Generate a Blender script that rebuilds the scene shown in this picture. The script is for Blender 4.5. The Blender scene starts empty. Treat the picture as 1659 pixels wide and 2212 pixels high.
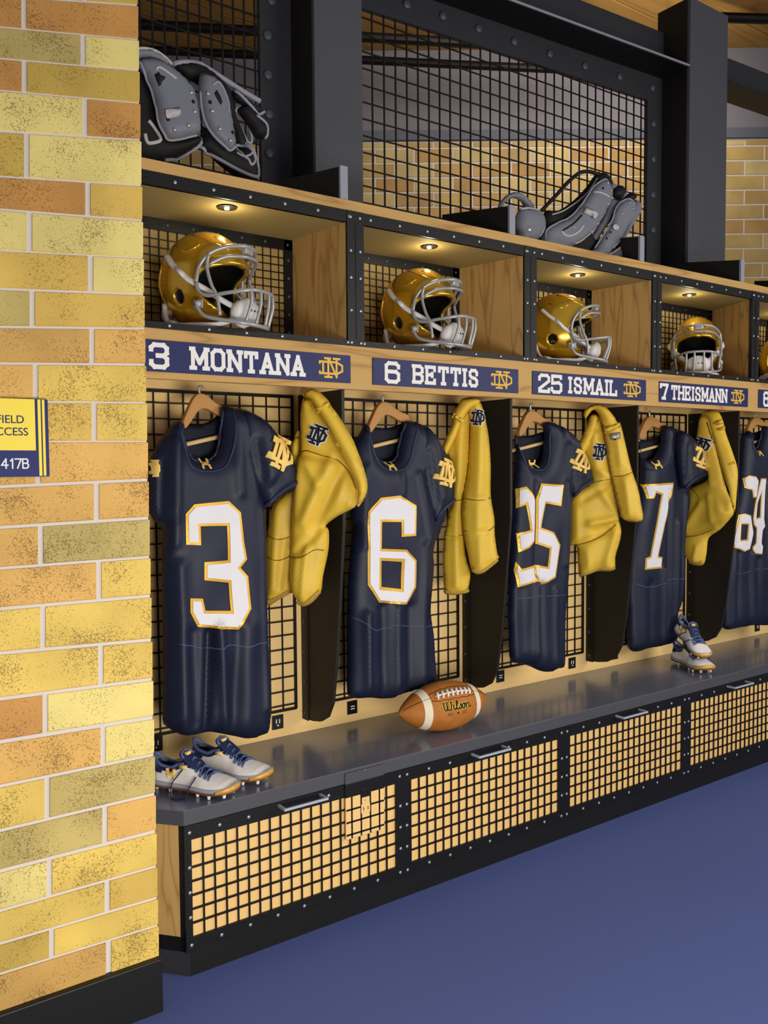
import bpy, bmesh, math, random
import numpy as np
from mathutils import Vector, Matrix, geometry, noise
random.seed(7)
SC = bpy.context.scene
COL = SC.collection
# ------------------------------------------------------------------ camera
W, H, F = 1659, 2212, 1858.0
YAW, PITCH, ROLL = math.radians(54.4), math.radians(3.0), math.radians(0.45)
CAM = Vector((0, 0, 1.5))
fw = Vector((math.cos(YAW)*math.cos(PITCH), math.sin(YAW)*math.cos(PITCH), -math.sin(PITCH)))
r0 = Vector((math.sin(YAW), -math.cos(YAW), 0)); u0 = r0.cross(fw)
rt = r0*math.cos(ROLL) - u0*math.sin(ROLL); up = rt.cross(fw)
cd = bpy.data.cameras.new('camera'); cam = bpy.data.objects.new('camera', cd); COL.objects.link(cam)
cd.sensor_fit = 'HORIZONTAL'; cd.sensor_width = 36; cd.lens = F/W*36; cd.clip_start = .05
m = Matrix.Identity(4)
for i in range(3):
    m[i][0] = rt[i]; m[i][1] = up[i]; m[i][2] = -fw[i]; m[i][3] = CAM[i]
cam.matrix_world = m
SC.camera = cam
# ------------------------------------------------------------------ world, lights, exposure
SC.view_settings.view_transform = 'Standard'; SC.view_settings.look = 'None'
SC.view_settings.gamma = 1; SC.view_settings.use_curve_mapping = False
SC.view_settings.exposure = 0.0
wd = bpy.data.worlds.new('world'); SC.world = wd; wd.use_nodes = True
wd.node_tree.nodes['Background'].inputs[0].default_value = (.86, .90, 1.0, 1)
wd.node_tree.nodes['Background'].inputs[1].default_value = .27

def area_light(name, loc, target, sx, sy, power, color):
    l = bpy.data.lights.new(name, 'AREA'); l.shape = 'RECTANGLE'; l.size = sx; l.size_y = sy
    l.energy = power; l.color = color
    o = bpy.data.objects.new(name, l); COL.objects.link(o); o.location = loc
    o.rotation_euler = (Vector(target)-Vector(loc)).to_track_quat('-Z', 'Y').to_euler()
    return o
area_light('added_key_light', (.9, -.3, .65), (1.3, 2.5, .75), 1.3, .8, 58, (1, .95, .86))  # unseen low area light, added to brighten the bench and lower bricks
area_light('added_far_light', (4.1, -.5, 2.0), (3.5, 2.6, .9), 2.4, 1.4, 62, (1, .94, .86))  # unseen area light, added to fill the lockers further right
area_light('added_hall_light', (4.4, 3.7, 4.45), (4.6, 5.2, 3.7), 3.0, .6, 30, (1, .95, .88))  # unseen area light, added to brighten the hall's back wall

# ------------------------------------------------------------------ pixel -> world helpers
def ray(x, y): return fw + rt*((x-W/2)/F) - up*((y-H/2)/F)
def onY(x, y, Y):
    d = ray(x, y); return CAM + d*((Y-CAM.y)/d.y)
def onZ(x, y, Z):
    d = ray(x, y); return CAM + d*((Z-CAM.z)/d.z)
def onX(x, y, X):
    d = ray(x, y); return CAM + d*((X-CAM.x)/d.x)
K = {'j1': (300, 820, 3.13), 'j1b': (300, 1350, 3.13), 'j2': (720, 830, 2.873), 'j3': (1080, 840, 3.456),
     'j5': (1540, 800, 3.689), 'j4': (1330, 840, 3.456), 'p1': (280, 0, 3.016), 'p2': (1050, 350, 4.484)}
def kp(k, pts):
    ox, oy, s = K[k]
    return [(ox+x/s, oy+y/s) for x, y in pts]

# ------------------------------------------------------------------ materials
def lin(c):
    c = c/255.0
    return c/12.92 if c <= .04045 else ((c+.055)/1.055)**2.4
def rgb(r, g, b): return (lin(r), lin(g), lin(b), 1)
MATS = {}
def mat(name, col, rough=.6, metal=0.0, var=.0, vscale=8, bump=0.0, bscale=60, spec=.3, emit=0, coat=0):
    if name in MATS: return MATS[name]
    m = bpy.data.materials.new(name); m.use_nodes = True; nt = m.node_tree
    b = nt.nodes['Principled BSDF']
    b.inputs['Base Color'].default_value = rgb(*col)
    b.inputs['Roughness'].default_value = rough; b.inputs['Metallic'].default_value = metal
    b.inputs['Specular IOR Level'].default_value = spec
    b.inputs['Coat Weight'].default_value = coat; b.inputs['Coat Roughness'].default_value = .08
    if emit:
        b.inputs['Emission Color'].default_value = rgb(*col); b.inputs['Emission Strength'].default_value = emit
    tc = nt.nodes.new('ShaderNodeTexCoord')
    if var:
        n = nt.nodes.new('ShaderNodeTexNoise'); n.inputs['Scale'].default_value = vscale; n.inputs['Detail'].default_value = 6
        nt.links.new(tc.outputs['Object'], n.inputs['Vector'])
        mx = nt.nodes.new('ShaderNodeMix'); mx.data_type = 'RGBA'
        lo = tuple(max(0, c*(1-var)) for c in rgb(*col)[:3])+(1,); hi = tuple(min(1, c*(1+var)) for c in rgb(*col)[:3])+(1,)
        mx.inputs['A'].default_value = lo; mx.inputs['B'].default_value = hi
        nt.links.new(n.outputs['Fac'], mx.inputs['Factor']); nt.links.new(mx.outputs['Result'], b.inputs['Base Color'])
    if bump:
        n2 = nt.nodes.new('ShaderNodeTexNoise'); n2.inputs['Scale'].default_value = bscale; n2.inputs['Detail'].default_value = 3
        nt.links.new(tc.outputs['Object'], n2.inputs['Vector'])
        bp = nt.nodes.new('ShaderNodeBump'); bp.inputs['Strength'].default_value = bump; bp.inputs['Distance'].default_value = .004
        nt.links.new(n2.outputs['Fac'], bp.inputs['Height']); nt.links.new(bp.outputs['Normal'], b.inputs['Normal'])
    MATS[name] = m
    return m
def wood(name, col, dark, axis='X', scale=3.0, rough=.6, contrast=.5):
    if name in MATS: return MATS[name]
    m = bpy.data.materials.new(name); m.use_nodes = True; nt = m.node_tree; b = nt.nodes['Principled BSDF']
    b.inputs['Roughness'].default_value = rough; b.inputs['Specular IOR Level'].default_value = .25
    tc = nt.nodes.new('ShaderNodeTexCoord'); mp = nt.nodes.new('ShaderNodeMapping')
    st = {'X': (.12, 1, 1), 'Y': (1, .12, 1), 'Z': (1, 1, .12)}[axis]
    mp.inputs['Scale'].default_value = st
    nt.links.new(tc.outputs['Object'], mp.inputs['Vector'])
    n0 = nt.nodes.new('ShaderNodeTexNoise'); n0.inputs['Scale'].default_value = scale*2.2; n0.inputs['Detail'].default_value = 2
    nt.links.new(mp.outputs['Vector'], n0.inputs['Vector'])
    ml = nt.nodes.new('ShaderNodeMath'); ml.operation = 'MULTIPLY'; ml.inputs[1].default_value = 14
    nt.links.new(n0.outputs['Fac'], ml.inputs[0])
    fr = nt.nodes.new('ShaderNodeMath'); fr.operation = 'PINGPONG'; fr.inputs[1].default_value = 1
    nt.links.new(ml.outputs[0], fr.inputs[0])
    pw = nt.nodes.new('ShaderNodeMath'); pw.operation = 'POWER'; pw.inputs[1].default_value = 5
    nt.links.new(fr.outputs[0], pw.inputs[0])
    n1 = nt.nodes.new('ShaderNodeTexNoise'); n1.inputs['Scale'].default_value = scale*16; n1.inputs['Detail'].default_value = 4
    nt.links.new(mp.outputs['Vector'], n1.inputs['Vector'])
    ad = nt.nodes.new('ShaderNodeMath'); ad.operation = 'MULTIPLY_ADD'; ad.inputs[1].default_value = .5
    nt.links.new(n1.outputs['Fac'], ad.inputs[0]); nt.links.new(pw.outputs[0], ad.inputs[2])
    m2 = nt.nodes.new('ShaderNodeMath'); m2.operation = 'MULTIPLY'; m2.inputs[1].default_value = contrast; m2.use_clamp = True
    nt.links.new(ad.outputs[0], m2.inputs[0])
    mx = nt.nodes.new('ShaderNodeMix'); mx.data_type = 'RGBA'
    mx.inputs['A'].default_value = rgb(*col); mx.inputs['B'].default_value = rgb(*dark)
    nt.links.new(m2.outputs[0], mx.inputs['Factor']); nt.links.new(mx.outputs['Result'], b.inputs['Base Color'])
    MATS[name] = m
    return m
def attr_mat(name, rough, speck=True):
    m = bpy.data.materials.new(name); m.use_nodes = True; nt = m.node_tree; b = nt.nodes['Principled BSDF']
    b.inputs['Roughness'].default_value = rough; b.inputs['Specular IOR Level'].default_value = .25
    at = nt.nodes.new('ShaderNodeAttribute'); at.attribute_name = 'Col'
    tc = nt.nodes.new('ShaderNodeTexCoord')
    n = nt.nodes.new('ShaderNodeTexNoise'); n.inputs['Scale'].default_value = 9; n.inputs['Detail'].default_value = 3
    nt.links.new(tc.outputs['Object'], n.inputs['Vector'])
    sp = nt.nodes.new('ShaderNodeTexNoise'); sp.inputs['Scale'].default_value = 300; sp.inputs['Detail'].default_value = 2.5
    nt.links.new(tc.outputs['Object'], sp.inputs['Vector'])
    # patchy speckle: fine noise thresholded, threshold varies with the broad noise
    a = nt.nodes.new('ShaderNodeMath'); a.operation = 'MULTIPLY_ADD'; a.inputs[1].default_value = .62
    nt.links.new(n.outputs['Fac'], a.inputs[0]); nt.links.new(sp.outputs['Fac'], a.inputs[2])
    mr = nt.nodes.new('ShaderNodeMapRange'); mr.inputs['From Min'].default_value = .885; mr.inputs['From Max'].default_value = .99
    nt.links.new(a.outputs[0], mr.inputs['Value'])
    ms = nt.nodes.new('ShaderNodeMath'); ms.operation = 'MULTIPLY'; ms.inputs[1].default_value = .62 if speck else .2; ms.use_clamp = True
    nt.links.new(mr.outputs['Result'], ms.inputs[0])
    mx = nt.nodes.new('ShaderNodeMix'); mx.data_type = 'RGBA'
    nt.links.new(at.outputs['Color'], mx.inputs['A']); mx.inputs['B'].default_value = rgb(96, 66, 30)
    nt.links.new(ms.outputs[0], mx.inputs['Factor'])
    n3 = nt.nodes.new('ShaderNodeTexNoise'); n3.inputs['Scale'].default_value = 5; n3.inputs['Detail'].default_value = 2
    nt.links.new(tc.outputs['Object'], n3.inputs['Vector'])
    mr3 = nt.nodes.new('ShaderNodeMapRange'); mr3.inputs['From Min'].default_value = .3; mr3.inputs['From Max'].default_value = .7
    mr3.inputs['To Min'].default_value = .86; mr3.inputs['To Max'].default_value = 1.14
    nt.links.new(n3.outputs['Fac'], mr3.inputs['Value'])
    vm = nt.nodes.new('ShaderNodeVectorMath'); vm.operation = 'SCALE'
    nt.links.new(mx.outputs['Result'], vm.inputs[0]); nt.links.new(mr3.outputs['Result'], vm.inputs['Scale'])
    nt.links.new(vm.outputs['Vector'], b.inputs['Base Color'])
    return m

M_black = mat('black_powder_coat', (20, 19, 18), .45, var=.1, bump=.25, bscale=160)
M_wing = mat('black_brown_panel', (32, 29, 25), .5, var=.15, bump=.15, bscale=160)
M_steel = mat('dark_steel_paint', (80, 80, 85), .6, var=.12, vscale=3)
M_steel_d = mat('darker_steel_paint', (50, 50, 54), .6, var=.12, vscale=3)
M_bolt = mat('bolt_grey', (84, 86, 92), .4, .2)
M_rivet = mat('rivet_steel', (176, 180, 182), .28, .75)
M_wire = mat('wire_black', (18, 11, 9), .5)
M_wood = wood('oak_board', (206, 165, 100), (150, 106, 55), 'X', 3.5, contrast=.55)
M_wood_z = wood('oak_panel_upright', (196, 156, 96), (136, 98, 54), 'Z', 4.0, contrast=.6)
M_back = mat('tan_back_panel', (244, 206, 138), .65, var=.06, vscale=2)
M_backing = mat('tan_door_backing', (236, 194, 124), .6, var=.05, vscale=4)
M_cub_ceil_shade = mat('tan_cubby_ceiling_shaded', (160, 138, 84), .7, var=.05)  # tan darkened so the ceiling colour carries the cubby's shade
M_cub_back_shade = mat('tan_cubby_back_shaded', (172, 142, 88), .7, var=.05)  # same tan as the back panel, dimmed in the colour for shade
M_bench = mat('slate_bench_top', (104, 109, 128), .24, var=.2, vscale=5, bump=.06, bscale=180, spec=.6, coat=.25)
M_bench_e = mat('slate_bench_edge', (74, 75, 80), .5)
M_handle = mat('brushed_handle', (170, 172, 184), .5, .0)
M_navy = mat('navy_jersey_cloth', (21, 27, 49), .5, var=.3, vscale=7, bump=.15, bscale=220, spec=.35)
M_navy_in = mat('navy_inner_cloth', (25, 28, 40), .8)
M_stitch = mat('navy_stitch_highlight', (78, 92, 128), .5)  # seam highlight painted in as a paler stitch colour
M_navy_trim = mat('navy_collar_trim', (34, 42, 68), .45)
M_plate = mat('navy_name_plate', (34, 41, 90), .45, var=.08, bump=.3, bscale=200)
M_white = mat('white_lettering', (236, 232, 226), .6)
M_numw = mat('white_number_cloth', (228, 225, 228), .6, var=.05, vscale=14)
M_gold_l = mat('gold_lettering', (226, 180, 70), .5)
M_gold_t = mat('gold_trim', (226, 176, 66), .38, .35, var=.25, vscale=30)
M_gold_e = mat('gold_emblem', (246, 205, 110), .45, var=.12, vscale=30)
M_pants = mat('gold_pants_cloth', (226, 186, 58), .5, var=.16, vscale=9, spec=.4)
M_pants_d = mat('gold_pants_seam', (130, 96, 24), .7)
M_cuff = mat('gold_pants_cuff', (176, 142, 58), .6, var=.3, vscale=60)
M_hanger = mat('hanger_wood', (186, 134, 72), .5, var=.1, vscale=10)
M_bar = mat('hanger_bar_wood', (220, 185, 125), .5)
M_hook = mat('hook_steel', (190, 190, 188), .3, .6)
M_shell = mat('helmet_gold', (226, 174, 44), .2, .7, var=.35, vscale=7, coat=.6)
M_mask = mat('facemask_grey', (172, 170, 166), .3, .35)
M_strap = mat('white_strap', (226, 221, 214), .5)
M_pad = mat('helmet_black_padding', (26, 25, 24), .7)
M_pgrey = mat('pad_plate_grey', (118, 120, 130), .45, var=.1, vscale=8)
M_pblack = mat('pad_body_black', (22, 20, 20), .65)
M_pedge = mat('pad_piping_grey', (150, 150, 160), .5)
M_plabel = mat('pad_label_grey', (186, 180, 178), .5)
M_leather = mat('football_leather', (182, 112, 44), .5, var=.3, vscale=22, bump=.4, bscale=420)
M_stripe = mat('football_stripe', (234, 222, 196), .6, var=.1, vscale=40)
M_bk = mat('black_print', (22, 18, 14), .6)
M_shoe = mat('white_shoe_leather', (240, 233, 227), .5, var=.1, vscale=30)
M_sole = mat('grey_midsole', (168, 166, 174), .5)
M_outs = mat('brown_outsole', (120, 78, 44), .5)
M_toe = mat('gold_toe_plate', (226, 170, 74), .35, .2, var=.15, vscale=40)
M_snavy = mat('navy_shoe_knit', (34, 42, 78), .7)
M_lace = mat('blue_shoe_lace', (84, 98, 140), .6)
M_stud = mat('white_stud', (238, 236, 234), .4)
M_out = mat('outlet_black', (16, 15, 14), .4)
M_outw = mat('outlet_slot_white', (230, 226, 216), .4)
M_floor = mat('blue_floor_paint', (88, 102, 158), .65, spec=.12, var=.06, vscale=1.4, bump=.08, bscale=120)
M_mortar = mat('mortar_cream', (216, 206, 196), .8, var=.05)
M_brick = attr_mat('speckled_brick', .65)
M_brick2 = attr_mat('speckled_brick_far', .65, False)
M_uwall = mat('grey_plaster', (128, 122, 128), .8)
M_utrim = mat('grey_trim', (96, 98, 106), .6)
M_yel = mat('sign_yellow', (252, 224, 80), .5)
M_signn = mat('sign_navy', (28, 38, 100), .5)
M_lampb = mat('downlight_ring', (30, 26, 20), .5)
M_glow = mat('downlight_bulb', (255, 244, 214), .5, emit=14)
M_base = mat('black_baseboard', (24, 23, 22), .45)
M_based = mat('dark_grey_plinth', (52, 52, 58), .5)

# ------------------------------------------------------------------ object helpers
def thing(name, label, cat, loc=(0, 0, 0), rot=(0, 0, 0), group=None):
    o = bpy.data.objects.new(name, None); COL.objects.link(o); o.location = loc; o.rotation_euler = rot
    o.empty_display_size = .05
    o['label'] = label; o['category'] = cat
    if group: o['group'] = group
    return o
def mesh_obj(name, verts, faces, mt, parent=None, smooth=False, local=False):
    me = bpy.data.meshes.new(name)
    off = Vector((0, 0, 0))
    if parent is not None and not local:
        p = parent
        while p is not None:
            off += p.location; p = p.parent
    me.from_pydata([tuple(Vector(v)-off) for v in verts], [], faces)
    me.materials.append(mt)
    if smooth:
        for p in me.polygons: p.use_smooth = True
    me.update()
    bm = bmesh.new(); bm.from_mesh(me); bmesh.ops.recalc_face_normals(bm, faces=bm.faces); bm.to_mesh(me); bm.free()
    o = bpy.data.objects.new(name, me); COL.objects.link(o)
    if parent is not None: o.parent = parent
    return o
class MB:
    def __init__(s): s.v = []; s.f = []
    def add(s, v, f):
        n = len(s.v); s.v += [tuple(a) for a in v]; s.f += [tuple(i+n for i in q) for q in f]; return s
    def box(s, x0, x1, y0, y1, z0, z1):
        return s.hexa([(x0, y0, z0), (x1, y0, z0), (x1, y1, z0), (x0, y1, z0), (x0, y0, z1), (x1, y0, z1), (x1, y1, z1), (x0, y1, z1)])
    def hexa(s, p): return s.add(p, [(0, 3, 2, 1), (4, 5, 6, 7), (0, 1, 5, 4), (1, 2, 6, 5), (2, 3, 7, 6), (3, 0, 4, 7)])
    def tube(s, pts, r, n=8, closed=False, flat=1.0):
        pts = [Vector(p) for p in pts]; N = len(pts); rings = []
        prev = None
        for i, p in enumerate(pts):
            a = pts[(i-1) % N] if (closed or i > 0) else p; b = pts[(i+1) % N] if (closed or i < N-1) else p
            t = (b-a).normalized() if (b-a).length > 1e-9 else Vector((0, 0, 1))
            if prev is None:
                ref = Vector((0, 0, 1)) if abs(t.z) < .9 else Vector((1, 0, 0))
                nx = t.cross(ref).normalized()
            else: nx = (prev - t*prev.dot(t)).normalized()
            prev = nx; ny = t.cross(nx)
            rr = r[i] if isinstance(r, (list, tuple)) else r
            rings.append([p + nx*math.cos(2*math.pi*k/n)*rr + ny*math.sin(2*math.pi*k/n)*rr*flat for k in range(n)])
        v = [q for g in rings for q in g]; f = []
        for i in range(N if closed else N-1):
            j = (i+1) % N
            for k in range(n): f.append((i*n+k, i*n+(k+1) % n, j*n+(k+1) % n, j*n+k))
        if not closed: f.append(tuple(range(n))[::-1]); f.append(tuple((N-1)*n+k for k in range(n)))
        return s.add(v, f)
    def prism(s, poly, axis_fn, d0, d1):
        n = len(poly); v = [axis_fn(a, b, d0) for a, b in poly]+[axis_fn(a, b, d1) for a, b in poly]
        f = [tuple(range(n)), tuple(range(2*n-1, n-1, -1))]+[(i, (i+1) % n, n+(i+1) % n, n+i) for i in range(n)]
        return s.add(v, f)
    def dome(s, c, r, h, ax='-Y', n=10):
        c = Vector(c); v = []; f = []
        for j, (rr, hh) in enumerate([(1, 0), (.96, .45), (.7, .85), (.3, 1)]):
            for k in range(n):
                a = 2*math.pi*k/n; x, y = rr*r*math.cos(a), rr*r*math.sin(a)
                if ax == '-Y': v.append(c+Vector((x, -hh*h, y)))
                elif ax == '-X': v.append(c+Vector((-hh*h, x, y)))
                else: v.append(c+Vector((x, y, hh*h)))
        for j in range(3):
            for k in range(n): f.append((j*n+k, j*n+(k+1) % n, (j+1)*n+(k+1) % n, (j+1)*n+k))
        f.append(tuple(3*n+k for k in range(n))); f.append(tuple(range(n))[::-1])
        return s.add(v, f)
    def obj(s, name, mt, parent=None, smooth=False, local=False, bevel=0):
        o = mesh_obj(name, s.v, s.f, mt, parent, smooth, local)
        if bevel:
            b = o.modifiers.new('bevel', 'BEVEL'); b.width = bevel; b.segments = 2; b.limit_method = 'ANGLE'
        return o
def struct(o): o['kind'] = 'structure'; return o
def top(o, label, cat, group=None):
    o['label'] = label; o['category'] = cat
    if group: o['group'] = group
    return o
def crom(pts, n=6, closed=False):
    pts = [Vector(p) for p in pts]; N = len(pts); out = []
    rng = range(N) if closed else range(N-1)
    for i in rng:
        g = lambda k: pts[k % N] if closed else pts[max(0, min(N-1, k))]
        p0, p1, p2, p3 = g(i-1), g(i), g(i+1), g(i+2)
        for k in range(n):
            t = k/n
            out.append(.5*((2*p1)+(p2-p0)*t+(2*p0-5*p1+4*p2-p3)*t*t+(3*p1-p0-3*p2+p3)*t**3))
    if not closed: out.append(pts[-1])
    return out
def crom2(pts, n=4, closed=True): return [(p.x, p.y) for p in crom([(a, b, 0) for a, b in pts], n, closed)]

# inflated cloth pieces -------------------------------------------------------
def seg_dist(P, poly, closed=True):
    A = np.array(poly, float); B = np.roll(A, -1, axis=0)
    if not closed: A = A[:-1]; B = B[:-1]
    best = np.full(len(P), 1e9)
    for a, b in zip(A, B):
        ab = b-a; L = ab@ab
        t = np.clip(((P-a)@ab)/(L if L > 0 else 1), 0, 1)
        d = np.hypot(*(P-(a+t[:, None]*ab)).T); best = np.minimum(best, d)
    return best
def inside(P, poly):
    P = np.asarray(P, float); c = np.zeros(len(P), bool); n = len(poly)
    for i in range(n):
        x1, y1 = poly[i]; x2, y2 = poly[(i+1) % n]
        if y1 == y2: continue
        cond = ((y1 > P[:, 1]) != (y2 > P[:, 1])) & (P[:, 0] < (x2-x1)*(P[:, 1]-y1)/(y2-y1)+x1)
        c ^= cond
    return c
def dens(poly, res):
    out = []
    for i in range(len(poly)):
        a = poly[i]; b = poly[(i+1) % len(poly)]; L = math.hypot(b[0]-a[0], b[1]-a[1]); k = max(1, int(math.ceil(L/res)))
        for j in range(k): out.append((a[0]+(b[0]-a[0])*j/k, a[1]+(b[1]-a[1])*j/k))
    return out
def triangulate(poly, holes, res):
    loops = [dens(poly, res)]+[dens(h, res) for h in holes]
    pts = []; edges = []
    for lp in loops:
        n0 = len(pts); pts += lp; edges += [(n0+i, n0+(i+1) % len(lp)) for i in range(len(lp))]
    A = np.array(poly); x0, y0 = A.min(0); x1, y1 = A.max(0)
    gx = np.arange(x0+res*.5, x1, res); gy = np.arange(y0+res*.5, y1, res*.866)
    G = np.array([(x+(res*.5 if j % 2 else 0), y) for j, y in enumerate(gy) for x in gx]) if len(gx) and len(gy) else np.zeros((0, 2))
    if len(G):
        ok = inside(G, poly)
        for h in holes: ok &= ~inside(G, h)
        for lp in loops: ok &= seg_dist(G, lp) > res*.45
        G = G[ok]
    nb = len(pts); pts = pts+[tuple(g) for g in G]
    r = geometry.delaunay_2d_cdt([Vector(p) for p in pts], edges, [], 0, 1e-7)
    V = np.array([tuple(v) for v in r[0]]); T = [tuple(f) for f in r[2]]
    C = np.array([V[list(t)].mean(0) for t in T])
    ok = inside(C, poly)
    for h in holes: ok &= ~inside(C, h)
    T = [t for t, k in zip(T, ok) if k]
    return V, T
class Surf:
    """relief surface over a vertical plane, bulging toward the viewer side; plane=((xa,ya),(xb,yb)) or a constant Y0"""
    def __init__(s, poly_px, Y0, thick, R=None, folds=(), res=.014, back=.4, wob=0.0, smooth_outline=3, plane=None, dy=0.0):
        if plane is None: s.O = Vector((0, Y0, 0)); s.d = Vector((1, 0, 0))
        else:
            a = Vector((plane[0][0], plane[0][1], 0)); b = Vector((plane[1][0], plane[1][1], 0)); s.O = a; s.d = (b-a).normalized()
        s.n = Vector((s.d.y, -s.d.x, 0)); s.O = s.O-s.n*dy
        s.poly = s.xz(poly_px)
        if smooth_outline: s.poly = crom2(s.poly, smooth_outline)
        s.T = thick; s.R = R or thick*1.6; s.back = back; s.res = res; s.wob = wob
        s.folds = [(s.xz(line), amp, wd_) for line, amp, wd_ in folds]
    def xz(s, px):
        out = []
        for x, y in px:
            r = ray(x, y); t = (s.O-CAM).dot(s.n)/r.dot(s.n); p = CAM+r*t
            out.append(((p-s.O).dot(s.d), p.z))
        return out
    def w(s, a, z, h):
        p = s.O+s.d*a+s.n*h; return (p.x, p.y, z)
    def height(s, P):
        P = np.asarray(P, float).reshape(-1, 2)
        d = seg_dist(P, s.poly); ins = inside(P, s.poly); d = np.where(ins, d, 0)
        e = np.sqrt(np.clip(1-(1-np.minimum(d/s.R, 1))**2, 0, 1)); h = s.T*e
        for line, amp, w_ in s.folds: h = h+amp*np.exp(-(seg_dist(P, line, False)/w_)**2)*e
        if s.wob: h = h+e*s.wob*np.array([noise.noise(Vector((x*9, 0, z*5))) for x, z in P])
        return h, s.T*e
    def pt(s, x, z, lift=0): return s.w(x, z, float(s.height([(x, z)])[0][0])+lift)
    def build(s, name, mt, parent):
        V, T = triangulate(s.poly, [], s.res); h, e = s.height(V); n = len(V)
        on = seg_dist(V, s.poly) < 1e-6
        fv = [s.w(V[i][0], V[i][1], h[i]) for i in range(n)]; idx = {}; bv = []
        for i in range(n):
            if on[i]: idx[i] = i
            else: idx[i] = n+len(bv); bv.append(s.w(V[i][0], V[i][1], -e[i]*s.back))
        f = [t for t in T]+[tuple(idx[i] for i in t)[::-1] for t in T]
        f = [t for k, t in enumerate(f) if not (k >= len(T) and all(on[i] for i in T[k-len(T)]))]
        return mesh_obj(name, fv+bv, f, mt, parent, smooth=True)
    def overlay(s, name, polys_xz, mt, parent, lift=.002, th=.002, res=.012, holes=(), step=0.0):
        mb = MB()
        for q, poly in enumerate(polys_xz):
            hs = [h for h in holes if inside([tuple(np.mean(h, axis=0))], poly)[0]]; L = lift+(q % 7)*step
            V, T = triangulate(poly, hs, res); h, _ = s.height(V); n = len(V)
            fr = [s.w(V[i][0], V[i][1], h[i]+L) for i in range(n)]; bk = [s.w(V[i][0], V[i][1], h[i]+L-th) for i in range(n)]
            cnt = {}
            for t in T:
                for a, b in ((t[0], t[1]), (t[1], t[2]), (t[2], t[0])): cnt[(a, b)] = 1
            side = [(a, b, b+n, a+n) for (a, b) in cnt if (b, a) not in cnt]
            mb.add(fr+bk, list(T)+[tuple(i+n for i in t)[::-1] for t in T]+side)
        return mb.obj(name, mt, parent)
    def line(s, name, px, r, mt, parent, lift=.0, n=5, sub=4, flat=1.0):
        P = crom2(s.xz(px), sub, False); pts = [s.pt(x, z, lift) for x, z in P]
        return MB().tube(pts, r, n, flat=flat).obj(name, mt, parent, smooth=True)
def inset(poly, d):
    n = len(poly); area = sum(poly[i][0]*poly[(i+1) % n][1]-poly[(i+1) % n][0]*poly[i][1] for i in range(n))
    sg = 1 if area > 0 else -1; out = []
    for i in range(n):
        p0, p1, p2 = Vector(poly[i-1]), Vector(poly[i]), Vector(poly[(i+1) % n])
        a = (p1-p0).normalized(); b = (p2-p1).normalized()
        na = Vector((-a.y, a.x))*sg; nb = Vector((-b.y, b.x))*sg
        bi = na+nb
        k = bi.length
        if k < .3: q = p1+na*d
        else:
            bi /= k; q = p1+bi*min(d/max(.35, bi.dot(na)), d*1.8)
        out.append((q.x, q.y))
    return out

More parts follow.
